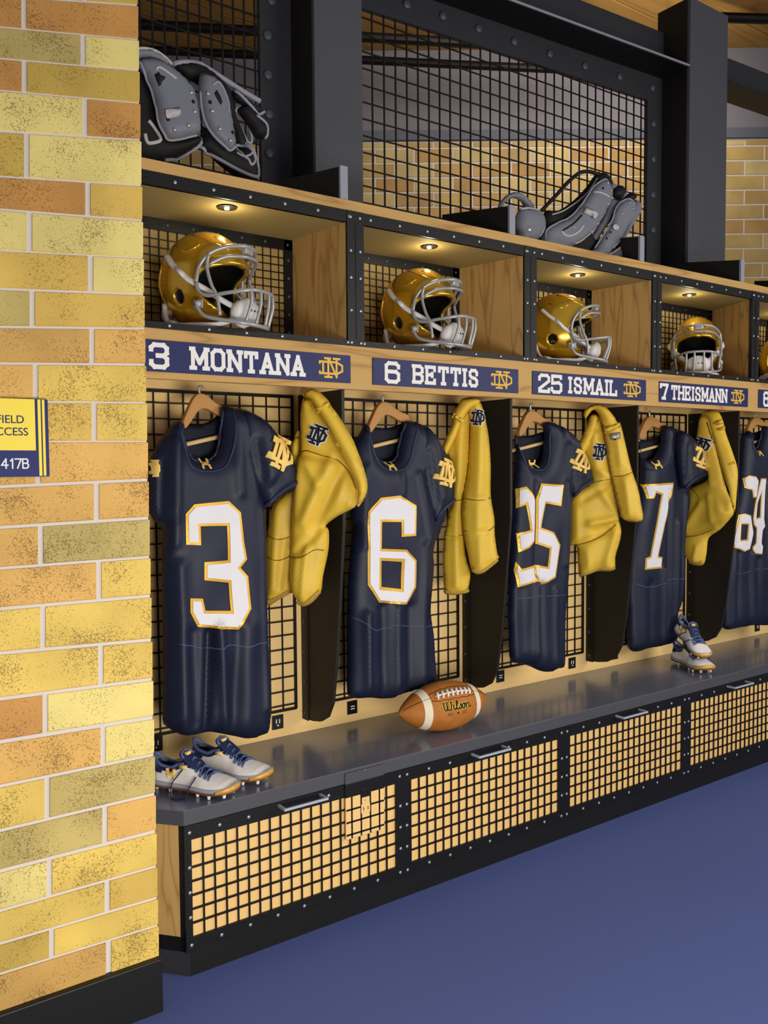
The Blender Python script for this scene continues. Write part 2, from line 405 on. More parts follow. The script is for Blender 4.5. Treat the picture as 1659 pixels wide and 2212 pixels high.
# stroke lettering --------------------------------------------------------------
G_ = {  # segments on a 4 x 6 grid, slab-serif capitals and block digits
 'M': [(0,0,0,6),(0,6,2,1.6),(2,1.6,4,6),(4,6,4,0),(-.6,0,.7,0),(3.3,0,4.6,0),(-.6,6,.3,6),(3.7,6,4.6,6)],
 'O': [(0,1,0,5),(0,5,1,6),(1,6,3,6),(3,6,4,5),(4,5,4,1),(4,1,3,0),(3,0,1,0),(1,0,0,1)],
 'N': [(0,0,0,6),(0,6,4,0),(4,0,4,6),(-.6,0,.7,0),(-.6,6,.4,6),(3.3,6,4.6,6)],
 'T': [(2,0,2,6),(-.1,6,4.1,6),(-.1,6,-.1,4.7),(4.1,6,4.1,4.7),(1.2,0,2.8,0)],
 'A': [(0,0,2,6),(2,6,4,0),(.9,2,3.1,2),(-.6,0,.9,0),(3.1,0,4.6,0)],
 'B': [(0,0,0,6),(-.5,6,3,6),(3,6,4,5.2),(4,5.2,4,4),(4,4,3,3.1),(0,3.1,3,3.1),(3,3.1,4,2.2),(4,2.2,4,.9),(4,.9,3,0),(3,0,-.5,0)],
 'E': [(0,0,0,6),(-.5,6,3.8,6),(3.8,6,3.8,4.8),(0,3.1,2.6,3.1),(2.6,3.7,2.6,2.5),(-.5,0,3.8,0),(3.8,0,3.8,1.2)],
 'I': [(2,0,2,6),(1.25,0,2.75,0),(1.25,6,2.75,6)],
 'S': [(3.8,4.4,3.8,5.2),(3.8,5.2,3,6),(3,6,1,6),(1,6,.2,5.2),(.2,5.2,.2,4),(.2,4,1,3.3),(1,3.3,3,2.8),(3,2.8,3.8,2),(3.8,2,3.8,.8),(3.8,.8,3,0),(3,0,1,0),(1,0,.2,.8),(.2,.8,.2,1.7)],
 'L': [(0,0,0,6),(-.6,6,.8,6),(-.5,0,3.6,0),(3.6,0,3.6,1.6)],
 'H': [(0,0,0,6),(4,0,4,6),(0,3,4,3),(-.6,0,.7,0),(-.6,6,.7,6),(3.3,0,4.6,0),(3.3,6,4.6,6)],
 '3': [(0,4.6,0,5.2),(0,5.2,.8,6),(.8,6,3.2,6),(3.2,6,4,5.2),(4,5.2,4,3.9),(4,3.9,3.2,3.1),(3.2,3.1,1.6,3.1),(3.2,3.1,4,2.3),(4,2.3,4,.8),(4,.8,3.2,0),(3.2,0,.8,0),(.8,0,0,.8),(0,.8,0,1.5)],
 '6': [(4,4.7,4,5.2),(4,5.2,3.2,6),(3.2,6,.8,6),(.8,6,0,5.2),(0,5.2,0,.8),(0,.8,.8,0),(.8,0,3.2,0),(3.2,0,4,.8),(4,.8,4,2.5),(4,2.5,3.2,3.3),(3.2,3.3,0,3.3)],
 '2': [(0,4.4,0,5.2),(0,5.2,.8,6),(.8,6,3.2,6),(3.2,6,4,5.2),(4,5.2,4,4),(4,4,0,.9),(0,.9,0,0),(0,0,4,0),(4,0,4,.9)],
 '5': [(3.9,5.3,3.9,6),(3.9,6,.2,6),(.2,6,.2,3.3),(.2,3.3,3,3.6),(3,3.6,4,2.8),(4,2.8,4,.8),(4,.8,3.2,0),(3.2,0,.8,0),(.8,0,0,.8),(0,.8,0,1.4)],
 '7': [(0,5,0,6),(0,6,4,6),(4,6,1.8,0),(1,0,2.6,0)],
 '4': [(3,0,3,6),(3,6,0,2),(0,2,4,2),(2.3,0,3.7,0)],
}
def stroke(mb, x0, z0, x1, z1, w, fn, d0, d1):
    a = Vector((x0, z0)); b = Vector((x1, z1)); t = b-a
    if t.length < 1e-9: return
    t.normalize(); n = Vector((-t.y, t.x))*w/2; e = t*w*.42
    P = [a-e+n, a-e-n, b+e-n, b+e+n]
    mb.prism([(p.x, p.y) for p in P], fn, d0, d1)
def lettering(text, x0, x1, z0, z1, w, y, mt, name, parent, th=.002):
    """slab letters on the plane Y=y facing -Y, filling x0..x1, z0..z1"""
    mb = MB(); adv = 0; widths = {'I': 3.1, 'M': 7.2, ' ': 3}; dw = 5.3 if text.isdigit() else 6.3
    tot = sum(widths.get(c, dw) for c in text)
    sx = (x1-x0)/tot; sz = (z1-z0)/6
    k = 0
    for c in text:
        cw = widths.get(c, dw)
        if c != ' ':
            off = adv + (cw-4)/2*1.0
            gx = 1.2 if c == 'M' else 1.0; o2 = (cw-4*gx)/2
            for i, (a, b, cc, d) in enumerate(G_[c]):
                k += 1
                stroke(mb, x0+(adv+o2+a*gx)*sx, z0+b*sz, x0+(adv+o2+cc*gx)*sx, z0+d*sz, w, lambda p, q, dd: (p, dd, q), y-th-(k % 31)*1.5e-5, y)
        adv += cw
    return mb.obj(name, mt, parent)
ND = [(-.40,-.30,-.40,.30),(-.55,.30,.22,.30),(.22,.30,.46,.14),(.46,.14,.46,-.14),(.46,-.14,.22,-.30),(.22,-.30,-.55,-.30),(-.55,.30,-.55,.22),(-.55,-.30,-.55,-.22),
      (-.17,-.48,-.17,.48),(-.32,.48,-.08,.48),(-.32,-.48,-.02,-.48),(-.14,.46,.20,-.46),(.20,-.48,.20,.48),(.06,.48,.34,.48)]
_u = [(-.42, .5), (-.36, .18), (-.14, -.06), (.14, -.06), (.36, .18), (.42, .5)]
UA = [(a[0], a[1], b[0], b[1]) for a, b in zip(_u, _u[1:])]+[(a[0], -a[1], b[0], -b[1]) for a, b in zip(_u, _u[1:])]
def strokes_poly(strokes, cx, cz, sx, sz, w, ang=0, shear=0):
    out = []; ca, sa = math.cos(ang), math.sin(ang)
    for a, b, c, d in strokes:
        p0 = Vector((a*sx+b*shear*sz, b*sz)); p1 = Vector((c*sx+d*shear*sz, d*sz)); t = (p1-p0).normalized(); n = Vector((-t.y, t.x))*w/2; e = t*w*.45
        q = [p0-e+n, p0-e-n, p1+e-n, p1+e+n]
        out.append([(cx+p.x*ca-p.y*sa, cz+p.x*sa+p.y*ca) for p in q])
    return out
def emblem_on(surf, name, strokes, px, size_px, wf, ang, mt, parent, lift, th=.002, sxr=1.0):
    """wf: stroke width as a fraction of the emblem size"""
    c = surf.xz([px])[0]; e = surf.xz([(px[0]+size_px/2, px[1])])[0]; g = surf.xz([(px[0]-size_px/2, px[1])])[0]; s_ = abs(e[0]-g[0])
    z_ = surf.xz([(px[0], px[1]-size_px/2)])[0][1]-surf.xz([(px[0], px[1]+size_px/2)])[0][1]
    ps = strokes_poly(strokes, c[0], c[1], s_*sxr, z_, wf*z_, ang)
    return surf.overlay(name, ps, mt, parent, lift+th, th+.001, .02, step=4e-5)
_rv = {}
def rivet(parent, loc, r=.006, h=.003, ax='-Y', mt=None, name='rivet'):
    key = (r, h, ax, (mt or M_rivet).name)
    if key not in _rv:
        me = MB().dome((0, 0, 0), r, h, ax); d = bpy.data.meshes.new('rivet'); d.from_pydata(me.v, [], me.f); d.materials.append(mt or M_rivet)
        for p in d.polygons: p.use_smooth = True
        _rv[key] = d
    o = bpy.data.objects.new(name, _rv[key]); COL.objects.link(o); o.parent = parent
    off = Vector((0, 0, 0)); p = parent
    while p is not None: off += p.location; p = p.parent
    o.location = Vector(loc)-off
    return o

# ================================================================== STRUCTURE
Yn, Yf, Yb = 2.34, 2.47, 2.785          # bench front, cubby front, locker back
ZP, ZB0, ZB = .074, .457, .503          # plinth top, bench slab underside, bench top
ZS, ZW, ZRb, ZRt, ZT = 1.766, 1.914, 1.933, 2.366, 2.402
ZC = 2.327                              # cubby ceiling
XL, XR = .62, 5.6
mb = MB(); mb.box(-3, 9, -3, 9, -.1, 0); struct(mb.obj('floor', M_floor))

# left brick wall (pilaster parallel with the lockers)
Yw = 2.255
M = [(-14, 8, 8), (54, 83, 7), (122, 150, 7), (191, 220, 7), (279, 299, 8), (377, 398, 7), (448, 473, 8), (538, 555, 6), (620, 632, 8), (702, 706, 8),
     (781, 784, 8), (864, 867, 7), (951, 951, 6), (1047, 1033, 9), (1135, 1116, 9), (1224, 1201, 8), (1311, 1285, 9), (1407, 1380, 9), (1506, 1466, 9),
     (1598, 1549, 10), (1695, 1632, 8), (1791, 1718, 8), (1878, 1799, 9), (1965, 1877, 7), (2036, 1946, 7), (2102, 2007, 6), (2186, 2079, 4)]
J = [52, 180, 53, 184, 58, 190, 64, 196, 70, 199, 77, 204, 83, 209, 88, 214, 93, 218, 98, 223, 102, 227, 107, 232, 112, 235]
XE = lambda y: 343-(2071-y)*.0222+.6
CC = {'P': (232, 212, 128), 'Y': (220, 182, 90), 'O': (222, 174, 94), 'B': (200, 144, 76), 'G': (194, 172, 102), 'L': (200, 168, 80), 'T': (206, 162, 88), 'A': (228, 194, 96)}
CR = ['BB', 'GP', 'BL', 'PB', 'LP', 'BY', 'PP', 'YP', 'GY', 'TO', 'OA', 'YA', 'OO', 'OO', 'OG', 'OA', 'AA', 'AA', 'BP', 'OP', 'AG', 'GO', 'PA', 'AY', 'LA', 'TA']
mb = MB(); cols = []
def wq(x, y, Y): return onY(x, y, Y)
def brick(x0, x1, l, r, c, yl0, yr0, yl1, yr1):
    """x in px at each end, y by interpolation between left (x=0) and right edge values"""
    def yy(a, b, x): return a+(b-a)*x/310.0
    t = (yy(yl0, yr0, x0), yy(yl0, yr0, x1)); b = (yy(yl1, yr1, x0), yy(yl1, yr1, x1))
    P = [(x0, t[0]), (x1, t[1]), (x1, b[1]), (x0, b[0])]
    f = [onY(x, y, Yw) for x, y in P]; k = [p+Vector((0, .005, 0)) for p in f]
    k[3].z -= .004; k[2].z -= .004
    mb.add(f+k, [(0, 1, 2, 3), (4, 5, 1, 0), (5, 6, 2, 1), (6, 7, 3, 2), (7, 4, 0, 3)]); cols.extend([c]*8)
for i in range(len(M)-1):
    yt0 = M[i][0]+M[i][2]; yt1 = M[i][1]+M[i][2]-1; yb0 = M[i+1][0]-1.5; yb1 = M[i+1][1]-1.5
    a, b = CR[i]; j = J[i]; ym = (yt1+yb1)/2
    brick(j+6, XE(ym), 0, 0, CC[b], yt0, yt1, yb0, yb1)
    lo = j-262 if i % 2 else j-262
    brick(lo+6, j-6, 0, 0, CC[a], yt0, yt1, yb0, yb1)
    brick(lo-256, lo-6, 0, 0, CC['Y'], yt0, yt1, yb0, yb1)
# one more course above the frame
a = MB()
yt0, yt1, yb0, yb1 = -90, -60, -15.5, 6.5
brick(190, XE(0), 0, 0, CC['L'], yt0, yt1, yb0, yb1); brick(-70, 178, 0, 0, CC['B'], yt0, yt1, yb0, yb1)
wl = mb.obj('wall_left', M_brick); struct(wl)
ca = wl.data.color_attributes.new('Col', 'FLOAT_COLOR', 'POINT')
for i, c in enumerate(cols): ca.data[i].color = rgb(*c)
XWE = onY(343, 2071, Yw).x
mb = MB(); mb.box(-1.2, XWE-.001, Yw+.004, Yw+.14, 0, 3.6)
struct(mb.obj('wall_left_core', M_mortar)); bpy.data.objects['wall_left_core'].name = 'wall_left_mortar'
zb_ = onY(345, 2073, Yw-.02).z
mb = MB()
xe = onY(352, 2120, Yw-.02).x
mb.box(-1.2, xe, Yw-.02, Yw+.10, 0, zb_)
struct(mb.obj('baseboard_left', M_base, bevel=.003))

# back of the hall: wall perpendicular to the view, grey upper wall, trim, ceiling
hd = Vector((math.cos(YAW), math.sin(YAW), 0)); side = Vector((math.sin(YAW), -math.cos(YAW), 0))
def hall(s, z, d=7.0): p = hd*d+side*s; return Vector((p.x, p.y, z))
def slab(name, s0, s1, z0, z1, d0, d1, mt):
    mb = MB(); mb.hexa([hall(s0, z0, d0), hall(s1, z0, d0), hall(s1, z0, d1), hall(s0, z0, d1), hall(s0, z1, d0), hall(s1, z1, d0), hall(s1, z1, d1), hall(s0, z1, d1)])
    return mb.obj(name, mt)
ZBR = 4.09
struct(slab('wall_back', -6.5, 5.2, 0, 4.95, 7.01, 7.12, M_uwall))
struct(slab('trim_1', -6.5, 5.2, ZBR, ZBR+.075, 6.97, 7.01, M_utrim))
mb = MB(); cols = []
bh, bw = .115, .31
z = ZBR-.04; row = 0
pal = [(186, 150, 92), (192, 162, 98), (182, 142, 86), (200, 176, 118), (186, 156, 98)]
z1 = ZBR; z0 = ZBR-.05
while z1 > 1.9:
    s = -6.4-(bw/2 if row % 2 else 0)
    while s < 5.0:
        a, b = s+.007, s+bw-.007
        mb.hexa([hall(a, z0, 6.995), hall(b, z0, 6.995), hall(b, z0, 7.01), hall(a, z0, 7.01), hall(a, z1-.014, 6.995), hall(b, z1-.014, 6.995), hall(b, z1-.014, 7.01), hall(a, z1-.014, 7.01)])
        cols += [random.choice(pal)]*8; s += bw
    z1 = z0; z0 -= bh; row += 1
o = mb.obj('wall_back_brickwork', M_brick2); struct(o)
ca = o.data.color_attributes.new('Col', 'FLOAT_COLOR', 'POINT')
for i, c in enumerate(cols): ca.data[i].color = rgb(*c)
struct(slab('wall_back_mortar', -6.5, 5.2, 1.5, ZBR, 7.0, 7.012, M_mortar))
# plank ceiling: planks run with the lockers
M_plank = wood('ceiling_planks', (178, 134, 66), (118, 84, 40), 'X', 1.5, contrast=.45)
mb = MB(); y = 2.4
while y < 9:
    mb.box(-3, 9, y+.008, y+.34, 4.80, 4.83); y += .35
struct(mb.obj('ceiling', M_plank))
mb = MB(); mb.box(-3, 9, 2.4, 9, 4.83, 4.9); struct(mb.obj('ceiling_deck', M_wire))

# hall roof beams (tubes seen through the mesh)
def at_d(x, y, d):
    r = ray(x, y); k = r.dot(hd); return CAM+r*(d/k)
def ceil_beam(name, a, b, d, r, label):
    p, q = at_d(*a, d), at_d(*b, d); v = (q-p)
    top(MB().tube([p-v*.15, q+v*.15], r, 10).obj(name, M_wire), label, 'beam', 'black pipes under the plank ceiling')
ceil_beam('ceiling_pipe', (300, 53), (1000, 92), 6.2, .034, 'upper black pipe crossing under the plank ceiling behind the mesh')
ceil_beam('ceiling_pipe', (300, 107), (1150, 147), 6.55, .030, 'lower black pipe along the top of the grey wall behind the mesh')
ceil_beam('ceiling_pipe', (1560, 38), (1700, 42), 6.2, .034, 'black pipe right of the dark column in the top right corner')

# ================================================================== steel columns, beam and mesh screens above the lockers
Yc, Yk = 2.90, 3.09
def column(px0, px1, pxb, ztop, label):
    X0 = onY(px0, 200, Yc).x; X1 = onY(px1, 200, Yc).x
    t = thing('steel_column', label, 'column', ((X0+X1)/2, (Yc+Yk)/2, ZT), group='steel columns behind the lockers')
    mb = MB(); mb.box(X0, X1, Yc, Yc+.02, .55, ztop); mb.obj('front_flange', M_steel, t, bevel=.002)
    mb = MB(); mb.box(X0, X0+.02, Yc+.02, Yk+.02, .55, ztop); mb.box(X0+.02, X1, Yc+.03, Yk+.02, .55, ztop); mb.obj('side_web', M_wing, t)
    return X0, X1
C0 = column(680, 783, 600, 4.4, 'dark steel column left of the large mesh screen, running out of the top edge')
C1 = column(1490, 1571, 1425, onY(1530, 12, Yc).z, 'dark steel column further right whose top meets the plank ceiling')
# beam along the top
def pz(x, y, Y): return onY(x, y, Y)
t = thing('steel_beam', 'dark steel beam running along the top with a projecting lower flange', 'beam', (3.2, 3.0, 3.6))
pa, pb = pz(1426, 20, Yk), pz(1426, 122, Yk)
La, Lb = pz(1114, 0, Yc), pz(1490, 139, Yc)         # lower flange lip
sl = (Lb.z-La.z)/(Lb.x-La.x)
def zl(x): return La.z+sl*(x-La.x)
xs = [1.9, 4.13, 6.6]
mb = MB()
for x0, x1 in ((1.9, 6.6),):
    mb.hexa([(x0, Yc+.008, zl(x0)-.012), (x1, Yc+.008, zl(x1)-.012), (x1, Yk, zl(x1)-.012), (x0, Yk, zl(x0)-.012), (x0, Yc+.008, zl(x0)), (x1, Yc+.008, zl(x1)), (x1, Yk, zl(x1)), (x0, Yk, zl(x0))])
mb.obj('lower_flange', M_black, t)
MB().tube([(C0[1], Yc+.006, zl(C0[1])-.002), (C1[0], Yc+.006, zl(C1[0])-.002)], .006, 6).obj('flange_lip', M_pedge, t)
mb = MB(); hb = .235
mb.hexa([(1.9, Yk-.02, zl(1.9)), (6.6, Yk-.02, zl(6.6)), (6.6, Yk+.02, zl(6.6)), (1.9, Yk+.02, zl(1.9)), (1.9, Yk-.02, zl(1.9)+hb), (6.6, Yk-.02, zl(6.6)+hb), (6.6, Yk+.02, zl(6.6)+hb), (1.9, Yk+.02, zl(1.9)+hb)])
mb.obj('web', M_steel_d, t)

def screen(label, fx0, fx1, x_open0, x_open1, ztop_fn, bolts, frame_polys, left_open=False):
    t = thing('mesh_screen', label, 'mesh screen', ((x_open0+x_open1)/2, Yk, ZT), group='bolted mesh screens above the lockers')
    mb = MB()
    for p in frame_polys: mb.prism(p, lambda a, b, d: (a, d, b), Yk-.012, Yk+.012)
    fr = mb.obj('frame', M_steel_d, t)
    mb = MB(); r = .0030
    x = x_open0+.02
    while x < x_open1:
        mb.box(x-r, x+r, Yk-r, Yk+r, 2.36, ztop_fn(x)); x += .046 if left_open else .062
    zz = 2.42
    while zz < 4.1:
        # horizontal wire clipped where the sloping top rail covers it
        xa = x_open0; xb = x_open1
        ok = [xx for xx in np.linspace(xa, xb, 60) if ztop_fn(xx) > zz]
        if ok: mb.box(min(ok), max(ok), Yk-r*1.6, Yk-r*.2, zz-r, zz+r)
        zz += .070
    mb.obj('wire_mesh', M_wire, t)
    for x, y in bolts:
        p = onY(x, y, Yk-.012); rivet(fr, p, .021, .012, mt=M_bolt, name='bolt')
XX = lambda px, py: onY(px, py, Yk).x
x557, x600 = XX(560, 200), XX(602, 200)
screen('black wire mesh screen left of the middle steel column, behind the shoulder pads', 0, 0, .9, x557, lambda x: 4.2,
       [(586, 2), (578, 77), (579, 162), (581, 247), (582, 332)], [[(x557, 2.36), (x600+.09, 2.36), (x600+.09, 4.3), (x557, 4.3)]], left_open=True)
pA, pB = onY(783, 21, Yk), onY(1395, 217, Yk)
s2 = (pB.z-pA.z)/(pB.x-pA.x)
zt2 = lambda x: pA.z+s2*(x-pA.x)
xo0 = XX(770, 200); xo1 = XX(1395, 300); xf1 = XX(1427, 300)
screen('large black wire mesh screen between the two dark steel columns', 0, 0, xo0, xo1, zt2,
       [(878, 10), (956, 35), (1033, 62), (1110, 90), (1187, 117), (1263, 143), (1338, 166), (1409, 190), (1411, 268), (1411, 344), (1410, 421), (1410, 497)],
       [[(xo0, zt2(xo0)), (xo1, zt2(xo1)), (xf1, zt2(xf1)), (xf1, zl(xf1)), (xo0, zl(xo0))], [(xo1, 2.36), (xf1, 2.36), (xf1, zt2(xf1)), (xo1, zt2(xo1))]])

# ================================================================== lockers
WX = [1.61, 2.405, 3.19, 3.985, 4.785]                 # upright divider panels
SX = [(1.620, 1.688), (2.455, 2.522), (3.255, 3.318), (4.045, 4.108), (4.84, 4.905)]
BX = [1.588, onY(990.6, 592, Yb).x, onY(1276, 643, Yb).x, onY(1537, 690, Yb).x, 4.75]
names_pos = ['locker beside the brick wall', 'second locker from the brick wall', 'third locker from the brick wall', 'fourth locker from the brick wall', 'rightmost locker']
jn = ['number three', 'number six', 'creased number twenty-five', 'number seven', 'number sixty-four']
lk = ['beside the brick wall', 'with the football in front', 'in the middle of the row', 'with stacked cleats in front', 'cut by the right edge']
# continuous boards
mb = MB(); mb.box(XL, XR, Yf, Yc, ZRt, ZT); top(mb.obj('shelf_board', M_wood, bevel=.002), 'long oak top board running above all the helmet cubbies', 'shelf')
mb = MB(); mb.box(XL, XR, Yf, Yf+.022, ZS, ZW); mb.box(XL, XR, Yf+.022, Yb, ZW-.022, ZW)
top(mb.obj('name_rail', M_wood, bevel=.0015), 'long oak rail under the cubbies that carries the navy name plates', 'rail')
mb = MB(); mb.box(XL, XR, Yb+.012, Yb+.03, ZB, ZRt); struct(mb.obj('wall_locker_back', M_back))
ceilh = []
for k in range(5):
    xl = (SX[k-1][1] if k else .80); xr = SX[k][0]
    bl = (BX[k-1]+.03 if k else .80); br = BX[k]
    wl_ = (WX[k-1]+.012 if k else .80); wr = WX[k]
    t = thing('locker', 'oak locker holding the %s jersey, %s' % (jn[k], lk[k]), 'locker', ((xl+xr)/2, Yb, ZB), group='lockers along the bench')
    # cubby
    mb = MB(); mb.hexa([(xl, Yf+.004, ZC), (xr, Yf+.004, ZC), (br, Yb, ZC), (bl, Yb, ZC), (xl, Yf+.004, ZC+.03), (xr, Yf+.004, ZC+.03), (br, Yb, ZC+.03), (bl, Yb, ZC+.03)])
    mb.obj('cubby_ceiling', M_cub_ceil_shade, t)
    mb = MB(); mb.hexa([(xr, Yf+.004, ZRb-.003), (xr+.02, Yf+.004, ZRb-.003), (br+.02, Yb, ZRb-.003), (br, Yb, ZRb-.003), (xr, Yf+.004, ZC), (xr+.02, Yf+.004, ZC), (br+.02, Yb, ZC), (br, Yb, ZC)])
    mb.obj('cubby_side', M_wood_z, t)
    mb = MB(); mb.box(xl-.03, xr-.0, Yf+.022, Yb, ZW, ZRb-.004); mb.obj('cubby_floor', M_wood, t)
    # cubby back: border and fine mesh
    fb = MB(); yb0 = Yb-.006
    fb.box(bl, br, yb0, Yb+.004, ZC-.038, ZC); fb.box(bl, br, yb0, Yb+.004, ZRb, ZRb+.02); fb.box(br-.034, br, yb0, Yb+.004, ZRb, ZC); fb.box(bl, bl+.03, yb0, Yb+.004, ZRb, ZC)
    fr = fb.obj('cubby_back_frame', M_black, t)
    n = 9
    for i in range(n): rivet(fr, (bl+.04+(br-bl-.06)*i/(n-1), yb0, ZC-.019), .0055, .002, mt=M_bolt)
    for i in range(5): rivet(fr, (br-.017, yb0, ZRb+.06+.065*i), .0055, .002, mt=M_bolt)
    mb = MB(); x = bl+.03
    while x < br-.034: mb.box(x-.0014, x+.0014, Yb, Yb+.004, ZRb, ZC); x += .032
    z = ZRb+.03
    while z < ZC-.04: mb.box(bl, br, Yb-.001, Yb+.003, z-.0014, z+.0014); z += .027
    mb.obj('cubby_wire_mesh', M_wire, t)
    MB().box(bl, br, Yb+.0045, Yb+.0095, ZRb, ZC).obj('cubby_back', M_cub_back_shade, t)  # panel added with the cubby's dimness in its colour
    # front rails
    mb = MB(); mb.box(SX[k-1][1] if k else .8, SX[k][0], Yf-.004, Yf+.012, ZC, ZRt); tr = mb.obj('top_rail', M_black, t)
    n = 7
    x0 = SX[k-1][1] if k else .86
    for i in range(n): rivet(tr, (x0+.03+(xr-x0-.02)*i/(n-1), Yf-.004, (ZC+ZRt)/2), .0062, .004)
    mb = MB(); mb.box(SX[k-1][1] if k else .8, SX[k][0], Yf-.004, Yf+.012, ZW, ZRb); lr = mb.obj('bottom_rail', M_black, t)
    for i in range(n): rivet(lr, (x0+.0+(xr-x0)*i/(n-1), Yf-.004, (ZW+ZRb)/2), .0058, .004)
    mb = MB(); mb.box(SX[k][0], SX[k][1], Yf-.006, Yf+.012, ZW, ZRt); st = mb.obj('stile', M_black, t)
    mb = MB(); xc = sum(SX[k])/2; mb.box(xc-.0012, xc+.0012, Yf-.0075, Yf-.005, ZRb, ZC); mb.obj('stile_seam', M_wire, t)
    for z in (ZW+.01, ZRb+.10, ZRb+.21, ZRb+.30, ZC+.018):
        for dx in (.014, .052): rivet(st, (SX[k][0]+dx, Yf-.006, z), .006, .004)
    # lower bay: back panel, wire mesh, divider wing
    mb = MB(); mb.box(WX[k-1] if k else .8, wr, Yb-.002, Yb+.012, ZB, ZS+.12); mb.obj('back_panel', M_back, t)
    me_ = MB(); z1, z0_ = ZS-.002, .602; xa, xb = wl_, wr-.032
    if k == 3: xb = wr-.03
    x = xb-.002
    me_.box(xb-.006, xb+.003, Yb-.012, Yb-.003, z0_, z1)
    while x > xa: me_.box(x-.0023, x+.0023, Yb-.009, Yb-.004, z0_, z1); x -= .0525
    me_.box(xa, xb, Yb-.012, Yb-.004, z0_-.004, z0_+.005); me_.box(xa, xb, Yb-.012, Yb-.004, z1-.01, z1)
    z = z1-.045
    while z > z0_: me_.box(xa, xb, Yb-.013, Yb-.007, z-.0022, z+.0022); z -= .0523
    me_.obj('wire_mesh', M_wire, t)
    # divider wing profile (depth, height)
    prof = [(Yb-.001, ZS+.001), (Yf+.024, ZS+.001), (Yf+.024, 1.30), (Yf+.05, 1.05), (Yf+.08, .80), (Yf+.105, .66), (Yf+.14, .60), (Yf+.19, .572), (Yf+.24, .562), (Yb-.001, .556)]
    mb = MB(); mb.prism(prof, lambda a, b, d: (d, a, b), wr, wr+.012); dv = mb.obj('divider', M_wing, t)
    mb = MB(); mb.box(wr-.004, wr+.001, Yb-.045, Yb-.002, .556, ZS); fl = mb.obj('divider_flange', M_black, t)
    for i in range(11): rivet(fl, (wr-.004, Yb-.022, .585+.114*i), .0062, .003, '-X', mt=M_bolt)
    # top shelf divider plate
    tx = [1.605, 2.387, 3.180, 3.962, 4.76][k]
    d2 = thing('shelf_divider', 'black plate with grey front edge on the top board, above the %s plate' % ['numeral three', 'numeral six', 'numeral twenty-five', 'numeral seven', 'cut off navy'][k], 'divider', (tx, Yf+.05, ZT), group='divider plates on the top board')
    b2 = Yf+.44
    mb = MB(); mb.prism([(Yf+.016, ZT+.001), (Yf+.016, 2.512), (b2-.02, 2.575), (b2-.02, ZT+.001)], lambda a, b, d: (d, a, b), tx, tx+.026); mb.obj('plate', M_wing, d2)
    mb = MB(); mb.box(tx-.002, tx+.028, Yf+.006, Yf+.016, ZT+.001, 2.514); mb.obj('front_edge', M_pedge, d2)
    # name plate
# downlights in the cubbies
for k, (px, py) in enumerate([(490, 447), (927, 532), (1248, 593), (1489, 636), (1690, 676)]):
    p = onZ(px, py, ZC)
    t = thing('downlight', 'small round downlight over the helmet in the %s' % names_pos[k], 'downlight', (p.x, p.y, ZC), group='downlights in the helmet cubbies')
    v = MB().tube([(0, 0, 0), (0, 0, -.004)], .032, 24); v.obj('ring', M_lampb, t, local=True)
    v = MB().tube([(0, 0, -.004), (0, 0, -.008)], .008, 14); v.obj('bulb', M_glow, t, local=True)
    l = bpy.data.lights.new('downlight_lamp', 'POINT'); l.energy = .55; l.shadow_soft_size = .01; l.color = (1, .93, .62)
    lo = bpy.data.objects.new('downlight_lamp', l); COL.objects.link(lo); lo.location = (p.x, p.y, ZC-.05)

# name plates
PL = [(.845, 1.630), (1.722, 2.422), (2.501, 3.214), (3.310, 4.020), (4.115, 4.85)]
TXT = [('3', (326, 361), 'MONTANA', (410, 660), (693, 741)), ('6', (833, 861), 'BETTIS', (889, 1035), (1064, 1106)), ('25', (1164, 1212), 'ISMAIL', (1226, 1336), (1350, 1384)),
       ('7', (1427, 1442), 'THEISMANN', (1449, 1572), (1582, 1608)), ('64', (1651, 1672), '', None, None)]
pl_lab = ['navy name plate with white numeral three, beside the brick wall', 'navy name plate with white numeral six', 'navy name plate with white numeral twenty-five', 'navy name plate with white numeral seven', 'navy name plate cut off by the right edge of the picture']
for k in range(5):
    x0, x1 = PL[k]
    t = thing('name_plate', pl_lab[k], 'name plate', ((x0+x1)/2, Yf, 1.834), group='navy name plates on the oak rail')
    mb = MB(); mb.box(x0, x1, Yf-.005, Yf-.0005, 1.786, 1.879); mb.obj('plate', M_plate, t, bevel=.001)
    num, (a, b), nm, nr, er = TXT[k]
    X = lambda q: onY(q, 815, Yf-.006).x
    lettering(num, X(a)-.006, X(b)+.008, 1.80 if k != 3 else 1.803, 1.864, .0135, Yf-.005, M_white, 'number', t)
    if nm: lettering(nm, X(nr[0]), X(nr[1]), 1.804, 1.861, .0125 if k < 3 else .011, Yf-.005, M_white, 'lettering', t)
    if er:
        cx = (X(er[0])+X(er[1]))/2; w = (X(er[1])-X(er[0]))
        mb = MB()
        for i, (p, q, r_, s_) in enumerate(ND): stroke(mb, cx+p*w, 1.833+q*.064, cx+r_*w, 1.833+s_*.064, .0072, lambda a_, b_, d_: (a_, d_, b_), Yf-.0072-i*2e-5, Yf-.005)
        mb.obj('emblem', M_gold_l, t)

